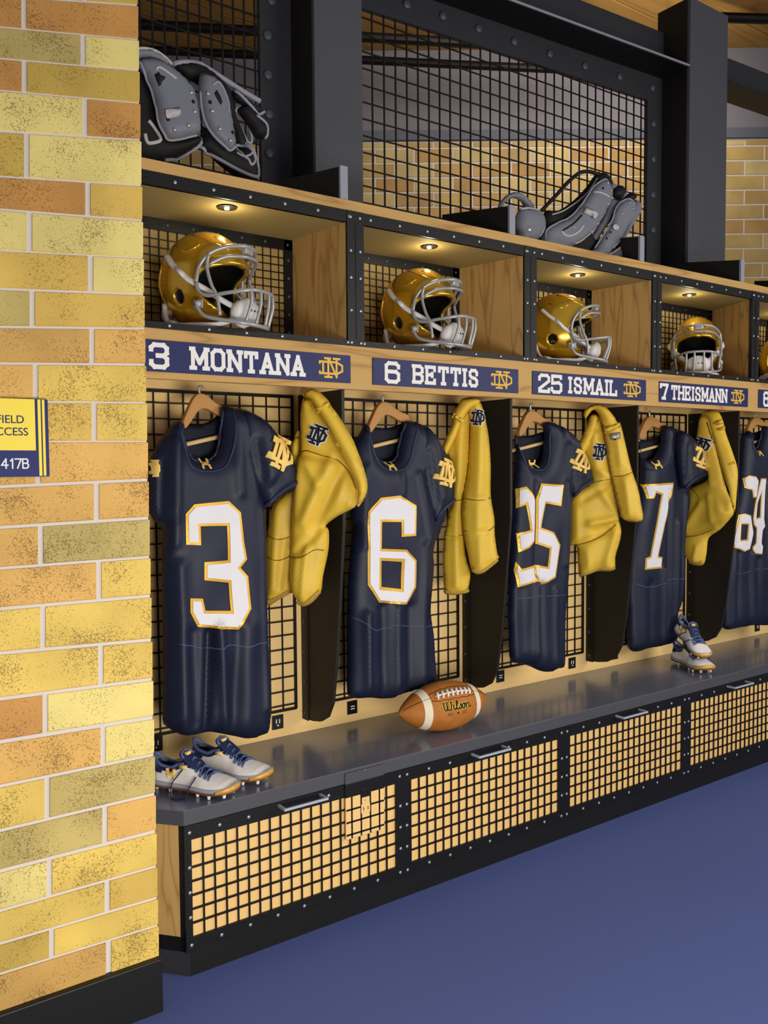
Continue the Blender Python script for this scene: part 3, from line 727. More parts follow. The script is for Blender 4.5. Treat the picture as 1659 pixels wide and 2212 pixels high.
# power outlets on the back panels
OUT = [(337, 1607, 0, 'beside the brick wall, behind the pair of cleats'), (600, 1560, 0, 'right of the number three jersey hem'), (761, 1528, 1, 'left under the number six jersey'), (1081, 1461, 1, 'left of the number twenty-five jersey hem'),
       (1236, 1432, 0, 'right of the number twenty-five jersey hem'), (1328, 1413, 1, 'left of the number seven jersey hem'), (1528, 1374, 1, 'right behind the stacked cleats'), (1636, 1354, 1, 'under the number sixty-four jersey hem')]
for x, y, o_, lb in OUT:
    p = onY(x, y, Yb-.006)
    t = thing('power_outlet', 'small black wall outlet ' + lb, 'outlet', (p.x, Yb-.004, p.z), group='black outlets at the foot of the back panels')
    if y > 1600: sx = .03
    MB().box(-.023, .023, -.004, 0, -.026, .026).obj('cover_plate', M_out, t, local=True, bevel=.001)
    mb = MB()
    if o_: mb.box(-.009, .009, -.0055, -.004, .003, .007); mb.box(-.009, .009, -.0055, -.004, -.007, -.003)
    else: mb.box(-.009, -.005, -.0055, -.004, -.004, .012); mb.box(.004, .008, -.0055, -.004, -.004, .012); mb.box(-.004, .003, -.0055, -.004, -.014, -.009)
    mb.obj('slots', M_outw, t, local=True)

# ================================================================== bench
ex, ey = .892, 2.408
c_ = .950
n_ = Vector((ex-c_, ey-Yn)); n_.normalize()
fx, fy = c_+n_.x*.25, Yn+n_.y*.25
P = [(c_, Yn), (XR, Yn), (XR, Yb+.01), (fx-.03, Yb+.01), (fx, fy)]
mb = MB(); mb.prism(P, lambda a, b, d: (a, b, d), ZB0, ZB-.0005)
o = mb.obj('bench', M_bench, bevel=.003); top(o, 'long slate grey bench top running under all the lockers', 'bench')
o.data.materials.append(M_bench_e)
for f in o.data.polygons:
    if abs(f.normal.z) < .5: f.material_index = 1
off = .018
P2 = [(c_+.012, Yn+.012), (XR, Yn+.012), (XR, Yb), (fx-.0, Yb), (fx+.012, fy+.012)]
t = thing('bench_cabinet', 'long low cabinet body under the bench top with oak end panel', 'cabinet', (2.5, 2.5, 0))
mb = MB(); mb.prism(P2, lambda a, b, d: (a, b, d), ZP, ZB0); mb.obj('carcass', M_backing, t)
P3 = [(c_+.012, Yn+.006), (XR, Yn+.006), (XR, Yb), (fx, Yb), (fx+.01, fy+.006)]
mb = MB(); mb.prism(P3, lambda a, b, d: (a, b, d), 0, ZP); o = mb.obj('plinth', M_base, t)
o.data.materials.append(M_based)
for f in o.data.polygons:
    if f.normal.x < -.3 and abs(f.normal.z) < .5: f.material_index = 1
def endq(s0, s1, z0, z1, lift, nm, mt):
    d = Vector((n_.x, n_.y)); o2 = Vector((-abs(n_.y), -abs(n_.x)))*lift
    a = Vector((c_+.012, Yn+.012))+d*s0+o2; b = Vector((c_+.012, Yn+.012))+d*s1+o2; i2 = o2*(-1)
    MB().hexa([(a.x, a.y, z0), (b.x, b.y, z0), (b.x+i2.x, b.y+i2.y, z0), (a.x+i2.x, a.y+i2.y, z0), (a.x, a.y, z1), (b.x, b.y, z1), (b.x+i2.x, b.y+i2.y, z1), (a.x+i2.x, a.y+i2.y, z1)]).obj(nm, mt, t)
endq(.022, .24, .118, ZB0-.001, .006, 'end_panel', wood('oak_end', (206, 166, 100), (150, 108, 58), 'Z', 5, contrast=.6))
endq(-.004, .022, ZP, ZB0-.001, .007, 'end_post', M_black); endq(0, .24, ZP, .118, .007, 'end_rail', M_black)
# doors
edges = [.950]+[1.749+.8055*i for i in range(5)]
for k in range(5):
    x0, x1 = edges[k], edges[k+1]
    t = thing('bench_door', 'black framed mesh bench door under the %s' % names_pos[k], 'cabinet door', ((x0+x1)/2, Yn, .27), group='mesh doors below the bench top')
    Yd = Yn+.001; zb, zt = .118, .412
    a0, a1 = x0+(.022 if k == 0 else .035), x1-.032
    mb = MB(); mb.box(x0, x1, Yd, Yd+.011, zt, ZB0-.001); mb.box(x0, x1, Yd, Yd+.011, ZP+.001, zb); mb.box(x0, a0, Yd, Yd+.011, zb, zt); mb.box(a1, x1, Yd, Yd+.011, zb, zt)
    fr = mb.obj('frame', M_black, t)
    mb = MB(); mb.box(a0, a1, Yd+.008, Yd+.0112, zb, zt); mb.obj('backing', M_backing, t)
    mb = MB(); n = 20; w = (a1-a0)/n
    for i in range(1, n): mb.box(a0+w*i-.0024, a0+w*i+.0024, Yd+.002, Yd+.008, zb, zt)
    n = 7; w = (zt-zb)/n
    for i in range(1, n): mb.box(a0, a1, Yd+.001, Yd+.007, zb+w*i-.0026, zb+w*i+.0026)
    mb.obj('wire_mesh', M_wire, t)
    for i in range(9):
        xx = x0+.016+(x1-x0-.032)*i/8
        if i not in (3, 4): rivet(fr, (xx, Yd, (zt+ZB0)/2), .0062, .004)
        rivet(fr, (xx, Yd, (zb+ZP)/2), .0062, .004)
    for z in (.18, .255, .33):
        rivet(fr, (x0+.014, Yd, z), .0062, .004); rivet(fr, (x1-.014, Yd, z), .0062, .004)
    h0 = x0+(x1-x0)*.385; h1 = h0+.16
    mb = MB(); zz = ZB0-.012
    mb.box(h0, h1, Yd-.046, Yd-.039, zz-.004, zz+.004); mb.box(h0, h0+.009, Yd-.039, Yd, zz-.004, zz+.004); mb.box(h1-.009, h1, Yd-.039, Yd, zz-.004, zz+.004)
    mb.obj('handle', M_handle, t, bevel=.001)

# duplex outlet with cover plate mounted over the bench front, painted like what it covers
pc = onY(788, 1730, Yn-.004)
t = thing('wall_outlet', 'painted over duplex outlet cover plate on the bench front below the football', 'outlet', (pc.x, Yn, pc.z))
A_, B_ = onY(746, 1660, Yn-.006), onY(831, 1800, Yn-.006)
x0, x1 = A_.x, B_.x; z1 = onY(790, 1661, Yn-.006).z; z0 = onY(790, 1803, Yn-.006).z
xm = (x0+x1)/2
MB().box(x0, x1, Yn-.006, Yn-.0003, ZB0, min(z1, ZB+.014)).obj('cover_plate_top', M_bench_e, t, bevel=.002)
MB().box(x0, x1, Yn-.006, Yn-.0003, .412, ZB0).obj('cover_plate_rail', M_black, t, bevel=.001)
cp = MB().box(x0, x1, Yn-.006, Yn-.0003, z0, .412).obj('cover_plate_mesh', M_backing, t, bevel=.002)
a0, a1 = edges[0]+.022, edges[1]-.032; w = (a1-a0)/20; mb = MB()
for i in range(1, 20):
    x = a0+w*i
    if x0+.004 < x < x1-.004: mb.box(x-.003, x+.003, Yn-.0066, Yn-.006, z0+.002, .412)
w = (.412-.118)/7
for i in range(1, 7):
    z = .118+w*i
    if z > z0: mb.box(x0+.002, x1-.002, Yn-.0066, Yn-.006, z-.0032, z+.0032)
mb.obj('painted_grid', M_wire, t)
for zc in (.415, .362):
    mb = MB(); mb.box(xm-.018, xm+.018, Yn-.0085, Yn-.006, zc-.015, zc+.015); mb.obj('receptacle', M_backing if zc < .4 else M_black, t, bevel=.002)
    mb = MB(); mb.box(xm-.010, xm-.0075, Yn-.0092, Yn-.0085, zc-.006, zc+.006); mb.box(xm+.0075, xm+.010, Yn-.0092, Yn-.0085, zc-.006, zc+.006); mb.obj('slots', M_wire, t)
rivet(t, (xm, Yn-.006, .389), .003, .002, name='screw')
rivet(t, (xm, Yn-.006, .492), .0025, .0015, name='screw')

# ================================================================== wall sign
t = thing('room_sign', 'yellow and navy sign reading 417B on the left brick wall, cut by the picture edge', 'sign', (onY(50, 950, Yw).x, Yw, onY(50, 950, Yw).z))
Ys = Yw-.012
a = onY(104, 863, Ys); b = onY(107, 1031, Ys); L = onY(-120, 900, Ys).x
zt, zb = a.z, b.z+.002; xr = (a.x+b.x)/2
MB().box(L, xr, Ys, Yw-.0003, zb, zt).obj('board', M_signn, t, bevel=.0015)
xp = onY(76, 920, Ys).x; zy = onY(70, 973, Ys).z
MB().box(L+.02, xp, Ys-.001, Ys, zy, zt-.001).obj('yellow_panel', M_yel, t)
for q0, q1 in ((82, 88.5), (91.5, 97)):
    MB().box(onY(q0, 920, Ys).x, onY(q1, 920, Ys).x, Ys-.001, Ys, zb+.002, zt-.001).obj('yellow_stripe', M_yel, t)
def text_mesh(s, size, name, mt, parent, origin, align='RIGHT', ext=.0006, xs=1.0, bold=0.0):
    c = bpy.data.curves.new(name, 'FONT'); c.body = s; c.size = size; c.align_x = align; c.extrude = ext; c.offset = bold
    o = bpy.data.objects.new(name+'_tmp', c); COL.objects.link(o)
    bpy.context.view_layer.update()
    me = bpy.data.meshes.new_from_object(o.evaluated_get(bpy.context.evaluated_depsgraph_get()))
    bpy.data.objects.remove(o)
    v = [(origin[0]+p.co.x*xs, origin[1]-p.co.z, origin[2]+p.co.y) for p in me.vertices]; f = [tuple(p.vertices) for p in me.polygons]
    return mesh_obj(name, v, f, mt, parent)
def right_text(s, xr_px, y_base, h_px, name, mt):
    o_ = onY(xr_px, y_base, Ys-.0015); k = onY(xr_px, y_base-h_px, Ys-.0015).z-o_.z
    text_mesh(s, k/.70, name, mt, t, (o_.x, Ys-.0017, o_.z), xs=.96)
right_text('FIELD', 53, 914.5, 17, 'lettering', M_signn); right_text('ACCESS', 61.5, 941, 17, 'lettering', M_signn); 
SG = {'4': [(2.6, 0, 2.6, 6), (2.6, 6, 0, 2), (0, 2, 3.7, 2)], '1': [(1.6, 0, 1.6, 6), (1.6, 6, .5, 4.8)], '7': [(.1, 6, 3.7, 6), (3.7, 6, 1.5, 0)],
      'B': [(.3, 0, .3, 6), (.3, 6, 2.6, 6), (2.6, 6, 3.3, 5.2), (3.3, 5.2, 3.3, 4), (3.3, 4, 2.6, 3.2), (.3, 3.2, 2.6, 3.2), (2.6, 3.2, 3.6, 2.3), (3.6, 2.3, 3.6, .9), (3.6, .9, 2.7, 0), (2.7, 0, .3, 0)]}
mb = MB(); q0 = onY(3.5, 1011.5, Ys); q1 = onY(61.5, 991.5, Ys); wL = q1.x-q0.x; hL = q1.z-q0.z
for c_i, c in enumerate('417B'):
    xa = q0.x+wL*(.0, .30, .49, .76)[c_i]
    for i, (a, b, c2, d) in enumerate(SG[c]): stroke(mb, xa+a*wL*.062, q0.z+b*hL/6, xa+c2*wL*.062, q0.z+d*hL/6, hL*.155, lambda p, q, dd: (p, dd, q), Ys-.0015-i*2e-5, Ys-.0001)
mb.obj('room_number', M_white, t)

# ================================================================== helmets
def helmet(name, label, center, R, az, open_tilt=0.0, extra_strap=True):
    """local frame: x forward, y left, z up, unit = head radius R"""
    t = thing(name, label, 'helmet', center, (0, open_tilt, az), 'gold helmets in the cubbies')
    S = R; Wd = .76
    prof = [(.985, .40), (1.0, .30)]
    outer = []
    # open rim path seen from the side, clockwise: brow, face opening, jaw, bottom, then the dome edge
    rim = [(1.0, .26), (.80, .20), (.48, .10), (.34, -.02), (.30, -.20), (.36, -.42), (.50, -.58), (.60, -.70), (.60, -.84), (.44, -.93), (.22, -.955),
           (.05, -.93), (-.14, -.86), (-.36, -.84), (-.58, -.80), (-.74, -.66)]
    rim = [(p[0], p[1]) for p in crom2(rim, 3, False)]
    a0 = math.atan2(-.66, -.74); a1 = math.atan2(.26, 1.0)
    n = 60; arc = []
    aa0 = a0 % (2*math.pi)
    for i in range(n+1):
        a = aa0+(a1-aa0)*i/n
        arc.append((math.cos(a)*.9995, math.sin(a)*.9995))
    poly = rim[:-1]+arc[:-1]
    ear = [(-.16+.13*math.cos(a), -.40+.15*math.sin(a)) for a in np.linspace(0, 2*math.pi, 22)[:-1]]
    V, T = None, None
    pts = []; edges = []
    for lp in (dens(poly, .05), ear):
        n0 = len(pts); pts += lp; edges += [(n0+i, n0+(i+1) % len(lp)) for i in range(len(lp))]
    for ph in np.linspace(.06, math.pi/2-.045, 22):
        rr = math.sin(ph); m_ = int(10+rr*78)
        for i in range(m_):
            a = 2*math.pi*i/m_; q = (rr*math.cos(a), rr*math.sin(a))
            if inside([q], poly)[0] and not inside([q], ear)[0] and seg_dist(np.array([q]), poly)[0] > .008 and seg_dist(np.array([q]), ear)[0] > .012: pts.append(q)
    r = geometry.delaunay_2d_cdt([Vector(p) for p in pts], edges, [], 0, 1e-7)
    V = [tuple(v) for v in r[0]]; C = np.array([np.mean([V[i] for i in f], axis=0) for f in r[2]])
    ok = inside(C, poly) & ~inside(C, ear); T = [tuple(f) for f, k in zip(r[2], ok) if k]
    def P3(x, z, sgn, k=1.0, grow=0.0):
        rho = min(1, math.hypot(x, z)); y = Wd*math.sqrt(max(0, 1-rho**2.3))
        low = max(0, -z-.35); y *= 1-.10*low
        zz = z*1.0+(.0 if z < 0 else .03*z)
        bk = 1.04 if x < 0 else 1.0
        return Vector((x*bk*S*k, sgn*(y+grow)*S*k, zz*S*k))
    def half_mesh(k, nm, mt, par, th):
        vs = []; fs = []
        idx = {}
        for sg in (1, -1):
            loc = []
            for i, (x, z) in enumerate(V):
                if math.hypot(x, z) > .999:
                    if i in idx: loc.append(idx[i]); continue
                    idx[i] = len(vs); loc.append(len(vs)); vs.append(P3(x/1.0, z/1.0, 0, k)); continue
                loc.append(len(vs)); vs.append(P3(x, z, sg, k))
            for f in T: fs.append(tuple(loc[i] for i in (f if sg == 1 else f[::-1])))
        o = mesh_obj(nm, vs, fs, mt, par, True, local=True)
        so = o.modifiers.new('solid', 'SOLIDIFY'); so.thickness = th; so.offset = -1
        return o
    sh = half_mesh(1.0, 'shell', M_shell, t, .016*S/.15)
    half_mesh(.93, 'padding', M_pad, t, .012)
    mk_ = 1.22
    def tb(pts, r_, nm, mt, par=t, mirror=False, sub=4, flat=1.0, closed=False):
        for sg in ((1, -1) if mirror else (1,)):
            Pn = [Vector((p[0]*S, p[1]*S*sg, p[2]*S)) for p in pts]
            o_ = MB().tube(crom(Pn, sub, closed), r_*S*mk_, 8, closed=closed, flat=flat).obj(nm, mt, par, smooth=True, local=True)
        return o_
    # raised shell ridges and vents
    def on(x, z, sg=1, g=.012):
        p = P3(x, z, sg, 1.0, 0)/S; nn = Vector((x, p.y/(Wd*Wd)*1.0, z)).normalized(); p = p+nn*g; return (p.x, p.y, p.z)
    for sg in (1, -1):
        tb([on(-.25, .62, sg), on(.05, .46, sg), on(.32, .60, sg)], .018, 'shell_ridge', M_shell, sh, sub=2)
        tb([on(-.05, .88, sg), on(.42, .68, sg), on(.80, .50, sg)], .02, 'shell_ridge', M_shell, sh, sub=2)
        tb([on(-.62, .30, sg), on(-.72, -.1, sg), on(-.60, -.55, sg)], .016, 'shell_ridge', M_shell, sh, sub=3)
    # face mask
    mk = tb([(.36, .80, -.18), (.42, .78, .12), (.62, .70, .38), (.90, .50, .53), (1.10, .22, .58), (1.13, 0, .59), (1.10, -.22, .58), (.90, -.50, .53), (.62, -.70, .38), (.42, -.78, .12), (.36, -.80, -.18)], .033, 'face_mask', M_mask)
    tb([(.62, .72, .16), (.88, .54, .32), (1.12, .26, .36), (1.16, 0, .37), (1.12, -.26, .36), (.88, -.54, .32), (.62, -.72, .16)], .03, 'mask_bar', M_mask, mk)
    tb([(.62, .73, .36), (.60, .76, .1), (.70, .76, -.25), (.80, .72, -.48), (.84, .68, -.86)], .03, 'mask_bar', M_mask, mk, mirror=True)
    tb([(.36, .80, -.18), (.42, .80, -.36), (.62, .76, -.46), (1.0, .66, -.42), (1.38, .44, -.36), (1.47, .18, -.34), (1.48, 0, -.34), (1.47, -.18, -.34), (1.38, -.44, -.36), (1.0, -.66, -.42), (.62, -.76, -.46), (.42, -.80, -.36), (.36, -.80, -.18)], .033, 'mask_bar', M_mask, mk)
    tb([(.40, .80, -.58), (.80, .72, -.60), (1.36, .44, -.62), (1.46, .18, -.62), (1.47, 0, -.62), (1.46, -.18, -.62), (1.36, -.44, -.62), (.80, -.72, -.60), (.40, -.80, -.58)] if extra_strap else [(.40, .80, -.58), (.6, .76, -.6), (.62, .76, -.72)], .03, 'mask_bar', M_mask, mk) if not extra_strap else None
    tb([(.34, .80, -.62), (.50, .78, -.84), (.80, .68, -.93), (1.22, .46, -1.0), (1.36, .20, -1.02), (1.37, 0, -1.02), (1.36, -.20, -1.02), (1.22, -.46, -1.0), (.80, -.68, -.93), (.50, -.78, -.84), (.34, -.80, -.62)], .034, 'mask_bar', M_mask, mk)
    tb([(1.40, .40, -.36), (1.40, .40, -.62), (1.27, .42, -.99)], .03, 'mask_bar', M_mask, mk, mirror=True)
    tb([(1.47, .15, -.34), (1.46, .15, -.62), (1.35, .17, -1.01)], .028, 'mask_bar', M_mask, mk, mirror=True)
    for sg in (1, -1):
        MB().box(.28*S, .50*S, sg*.79*S-.012*S, sg*.79*S+.03*S, -.70*S, -.52*S).obj('mask_clip', M_mask, mk, local=True, bevel=.004)
        d = MB().tube([(0.42*S, sg*.80*S, -.61*S), (.42*S, sg*.845*S, -.61*S)], .045*S, 12); d.obj('snap', M_strap, mk, local=True)
    MB().box(.98*S, 1.13*S, -.16*S, .16*S, .44*S, .66*S).obj('brow_clip', M_mask, mk, local=True, bevel=.008)
    # straps, chin cup
    for sg in (1, -1):
        mb = MB(); mb2 = MB(); mb3 = MB(); mb4 = MB()
        a = [Vector(on(-.44, .44, sg, .03)), Vector(on(-.22, .22, sg, .05)), Vector(on(.0, .05, sg, .06)), Vector(on(.16, -.10, sg, .05)), Vector((.46, sg*.62, -.30)), Vector((.74, sg*.42, -.52)), Vector((.98, sg*.20, -.68))]
        mb.tube([p*S for p in crom(a, 4)], .08*S, 8, flat=.6)
        mb2.tube([Vector(on(-.06, .11, sg, .09))*S, Vector(on(.10, -.05, sg, .09))*S], .085*S, 10, flat=.5)
        b = [Vector((-.66, sg*.52, -.50)), Vector((-.52, sg*.62, -.86)), Vector((-.20, sg*.70, -.98)), Vector((.20, sg*.66, -1.0)), Vector((.60, sg*.42, -.98)), Vector((.92, sg*.18, -.84))]
        mb3.tube([p*S for p in crom(b, 4)], .07*S, 8, flat=.7)
        mb4.tube([Vector((-.40, sg*.66, -.90))*S, Vector((-.22, sg*.72, -.97))*S], .09*S, 10, flat=.6)
        c1_ = mb.obj('chin_strap', M_strap, t, smooth=True, local=True); mb2.obj('strap_buckle', M_strap, c1_, smooth=True, local=True)
        c2_ = mb3.obj('chin_strap', M_strap, t, smooth=True, local=True); mb4.obj('strap_buckle', M_strap, c2_, smooth=True, local=True)
    mb = MB(); nu, nv = 18, 10
    vs = [(S*(.98+.24*math.cos(u)*math.sin(v)**.7), S*.42*math.sin(u)*math.sin(v)**.8, S*(-.72+.25*math.cos(v)+.06*math.cos(u))) for v in np.linspace(.05, math.pi-.05, nv) for u in np.linspace(0, 2*math.pi, nu, endpoint=False)]
    fs = [(i*nu+j, i*nu+(j+1) % nu, (i+1)*nu+(j+1) % nu, (i+1)*nu+j) for i in range(nv-1) for j in range(nu)]
    mb.add(vs, fs+[tuple(range(nu)), tuple((nv-1)*nu+j for j in range(nu))[::-1]])
    cup = mb.obj('chin_cup', M_strap, t, smooth=True, local=True)
    for i in range(3):
        MB().tube([(S*1.21, S*(-.12+.12*i), S*-.70), (S*1.228, S*(-.12+.12*i), S*-.70)], .022*S, 8).obj('chin_cup_vent', M_pad, cup, local=True)
    # neck pad showing at the back
    tb([(-.66, .42, -.62), (-.84, .2, -.70), (-.9, 0, -.72), (-.84, -.2, -.70), (-.66, -.42, -.62)], .10, 'neck_pad', M_strap, t, flat=.7)
    return t
HL = [((443, 603), .152, -60, 'gold helmet beside the brick wall, above the numeral three plate'), ((904, 660), .150, -71, 'gold helmet above the numeral six plate'),
      ((1207, 702), .146, -48, 'gold helmet seen from its side, above the numeral twenty-five plate'), ((1503, 730), .143, -141, 'gold helmet facing straight out, above the numeral seven plate'),
      ((1700, 755), .140, -56, 'gold helmet cut off by the right edge of the picture')]
for i, ((px, py), R, az, lb) in enumerate(HL):
    p = onY(px, py, 2.60 if i < 3 else 2.61); p.z = 1.9345+R*1.055
    helmet('football_helmet', lb, tuple(p), R, math.radians(az))

# ================================================================== hangers and jerseys
Yj = 2.60
def hanger(apex, s, tilt, label, tz=ZS, Yj=Yj):
    """apex px of the hanger body, s = px scale"""
    ax, ay = apex
    Yh = Yj+.03
    p = onY(ax, ay, Yh)
    t = thing('clothes_hanger', label, 'hanger', tuple(p), group='wooden hangers under the oak rail')
    o = [(0, 0), (14, 4), (32, 20), (48, 28), (60, 34), (60, 52), (40, 48), (18, 36), (4, 33), (-8, 42), (-24, 66), (-34, 76), (-38, 62), (-30, 40), (-18, 14), (-8, 2)]
    w = [onY(ax+x*s, ay+(y+x*tilt)*s, Yh) for x, y in o]
    poly = crom2([(q.x, q.z) for q in w], 3)
    MB().prism(poly, lambda a, b, d: (a, d, b), Yh-.012, Yh+.012).obj('body', M_hanger, t, bevel=.004)
    a = onY(ax-30*s, ay+112*s, Yh); b = onY(ax+38*s, ay+92*s, Yh)
    MB().tube([(a.x-.06, Yh-.004, a.z-.01), (b.x+.06, Yh-.004, b.z+.01)], .0075, 10).obj('bar', M_bar, t, smooth=True)
    h = []
    for x, z in [(0, -.004), (-.001, .02), (-.002, .05), (.002, .062), (.012, .064)]: h.append((p.x+x, Yh, p.z+z*(tz-p.z)/.066+.0))
    MB().tube(crom(h, 4), .0042, 8).obj('hook', M_hook, t, smooth=True)
    MB().tube([(p.x+.012, Yh, tz-.004), (p.x+.012, Yh, tz)], .006, 8).obj('eyelet', M_hook, t)
    return t
hanger((431, 850), 1.0, 0, 'wooden hanger holding the number three jersey')
hanger((827, 868), .88, 0, 'wooden hanger holding the number six jersey')
hanger((1146, 887), .74, 0, 'wooden hanger holding the number twenty-five jersey')
hanger((1403, 900), .66, 0, 'wooden hanger holding the number seven jersey', Yj=2.69)
hanger((1630, 901), .52, 0, 'wooden hanger holding the number sixty-four jersey')

def jersey(label, key, body, sleeve, backp, collar, cuff, folds, numbers, holes, logo, emb, hem, emb_left=None, neck_hole=None, kin='number', sfold=(), Yj=Yj, sdy=0):
    k = lambda pts: kp(key, pts) if key else pts
    c = onY(*k([(sum(p[0] for p in body)/len(body), sum(p[1] for p in body)/len(body))])[0], Yj)
    t = thing('jersey', label, 'jersey', tuple(c), group='navy jerseys hanging in the lockers')
    B = Surf(k(body), Yj, .052, .075, [(k(l), a, w) for l, a, w in folds], res=.0105, back=.35, wob=.008)
    B.build('body', M_navy, t)
    # inside of the back, seen through the neck opening
    if backp:
        Bp = Surf(k(backp), Yj+.042, .004, .01, res=.02, back=.5); Bp.build('back_lining', M_navy_in, t)
    if sleeve:
        Sv = Surf(k(sleeve), Yj-.022-sdy, .042, .05, [(k(l), a, w) for l, a, w in sfold], res=.0115, back=.9, wob=.01)
        so = Sv.build('sleeve', M_navy, t)
        if cuff: Sv.line('cuff', k(cuff), .0085, M_navy_trim, so, lift=.000)
    else: Sv = B
    if collar:
        for ln in collar: B.line('collar', k(ln), .005, M_navy_trim, t, lift=-.001)
    for i, nb in enumerate(numbers):
        g = B.xz(k(nb)); hs = [B.xz(k(h)) for h in holes if inside([tuple(np.mean(h, axis=0))], nb)[0]]
        go = B.overlay(kin, [g], M_gold_t, t, lift=.003, th=.0025, holes=[inset(h, .0) for h in hs])
        d = .0088 if kin == 'number' else .0055
        B.overlay('white_fill', [inset(g, d)], M_numw, go, lift=.0055, th=.003, holes=[inset(h, -d) for h in hs])
    if logo:
        emblem_on(B, 'neck_logo', UA, k([logo[0]])[0], logo[1]*1.1, .23, logo[2], M_gold_e, t, .003, .003)
    if emb:
        for (pt, sz, ang, sxr) in [emb]:
            emblem_on(Sv, 'sleeve_emblem', ND, k([pt])[0], sz, .125, ang, M_gold_e, t, .003, .006, sxr)
    if emb_left:
        pt, sz, ang, sxr = emb_left
        emblem_on(B, 'sleeve_emblem', ND, k([pt])[0], sz, .13, ang, M_gold_e, t, .003, .004, sxr)
    for ln in hem: B.line('hem_stitch', k(ln), .0018, M_stitch, t, lift=-.0004)
    return t
def b2(pts): return [(x, y+530*3.13) for x, y in pts]        # second crop appended under the first
def vf(x0, y0, x1, y1, a, w): return ([(x0, y0), ((x0+x1)/2, (y0+y1)/2), (x1, y1)], a, w)
jersey('navy jersey with a large white number three, beside the brick wall', 'j1',
       [(290, 290), (300, 380), (325, 470), (360, 535), (430, 556), (500, 525), (535, 455), (550, 340), (560, 182), (640, 190), (720, 205), (790, 235), (860, 290), (900, 350), (880, 600), (860, 780), (845, 880), (852, 1000), (858, 1200), (862, 1500), (870, 1800)] +
       b2([(880, 300), (888, 480), (885, 600), (868, 710), (830, 745), (740, 768), (650, 752), (560, 735), (470, 722), (380, 742), (300, 745), (230, 715), (180, 680), (160, 640), (160, 450), (160, 200)]) +
       [(160, 1700), (155, 1400), (155, 1150), (152, 1000), (108, 962), (74, 900), (68, 800), (68, 700), (66, 600), (76, 545), (105, 470), (145, 400), (185, 345), (225, 298), (250, 283)],
       [(700, 215), (780, 232), (860, 285), (920, 360), (985, 450), (1030, 530), (1052, 610), (1056, 700), (1045, 748), (990, 775), (920, 820), (850, 875), (835, 840), (790, 760), (740, 640), (705, 500), (690, 350)],
       [(285, 300), (320, 292), (380, 300), (440, 296), (500, 268), (565, 215), (590, 300), (570, 560), (430, 620), (300, 560)],
       [[(245, 300), (285, 480), (320, 590), (420, 622), (530, 600), (580, 520), (608, 380), (610, 200)], [(292, 300), (302, 380), (325, 470), (360, 535), (430, 556), (500, 525), (535, 455), (550, 340), (558, 200)]],
       [(838, 862), (880, 800), (950, 740), (1020, 700), (1050, 690)],
       [vf(210, 420, 200, 1100, .018, .018), vf(240, 1250, 260, 2350, .016, .02), vf(440, 1700, 420, 2360, -.03, .014), vf(500, 1650, 540, 2360, .02, .016), vf(700, 1650, 690, 2360, .012, .03), vf(610, 300, 640, 760, .012, .02), vf(800, 900, 830, 2200, .014, .012), vf(330, 1700, 350, 2300, -.014, .02),
        vf(740, 500, 800, 800, -.018, .012), vf(130, 560, 120, 950, -.014, .009), vf(620, 1700, 600, 2350, -.012, .02)],
       [[(265, 905), (325, 840), (560, 818), (637, 893), (658, 1090), (680, 1205), (638, 1262), (690, 1320), (712, 1535), (628, 1676), (352, 1655), (300, 1560), (302, 1465), (388, 1468), (405, 1548), (575, 1550), (562, 1362), (397, 1345), (395, 1225), (552, 1212), (543, 982), (368, 985), (372, 1112), (275, 1108)]],
       [], ((426, 568), 17, 0), ((925, 497), 70/1.0, math.radians(-24), .72),
       [b2([(228, 112), (300, 122), (380, 140), (500, 140), (560, 118), (680, 128), (760, 110), (860, 100)])],
       emb_left=((92, 600), 34, 0, .35), sfold=[vf(820, 300, 860, 650, .012, .02), vf(760, 420, 820, 800, -.012, .012), vf(930, 640, 830, 780, -.008, .01)])
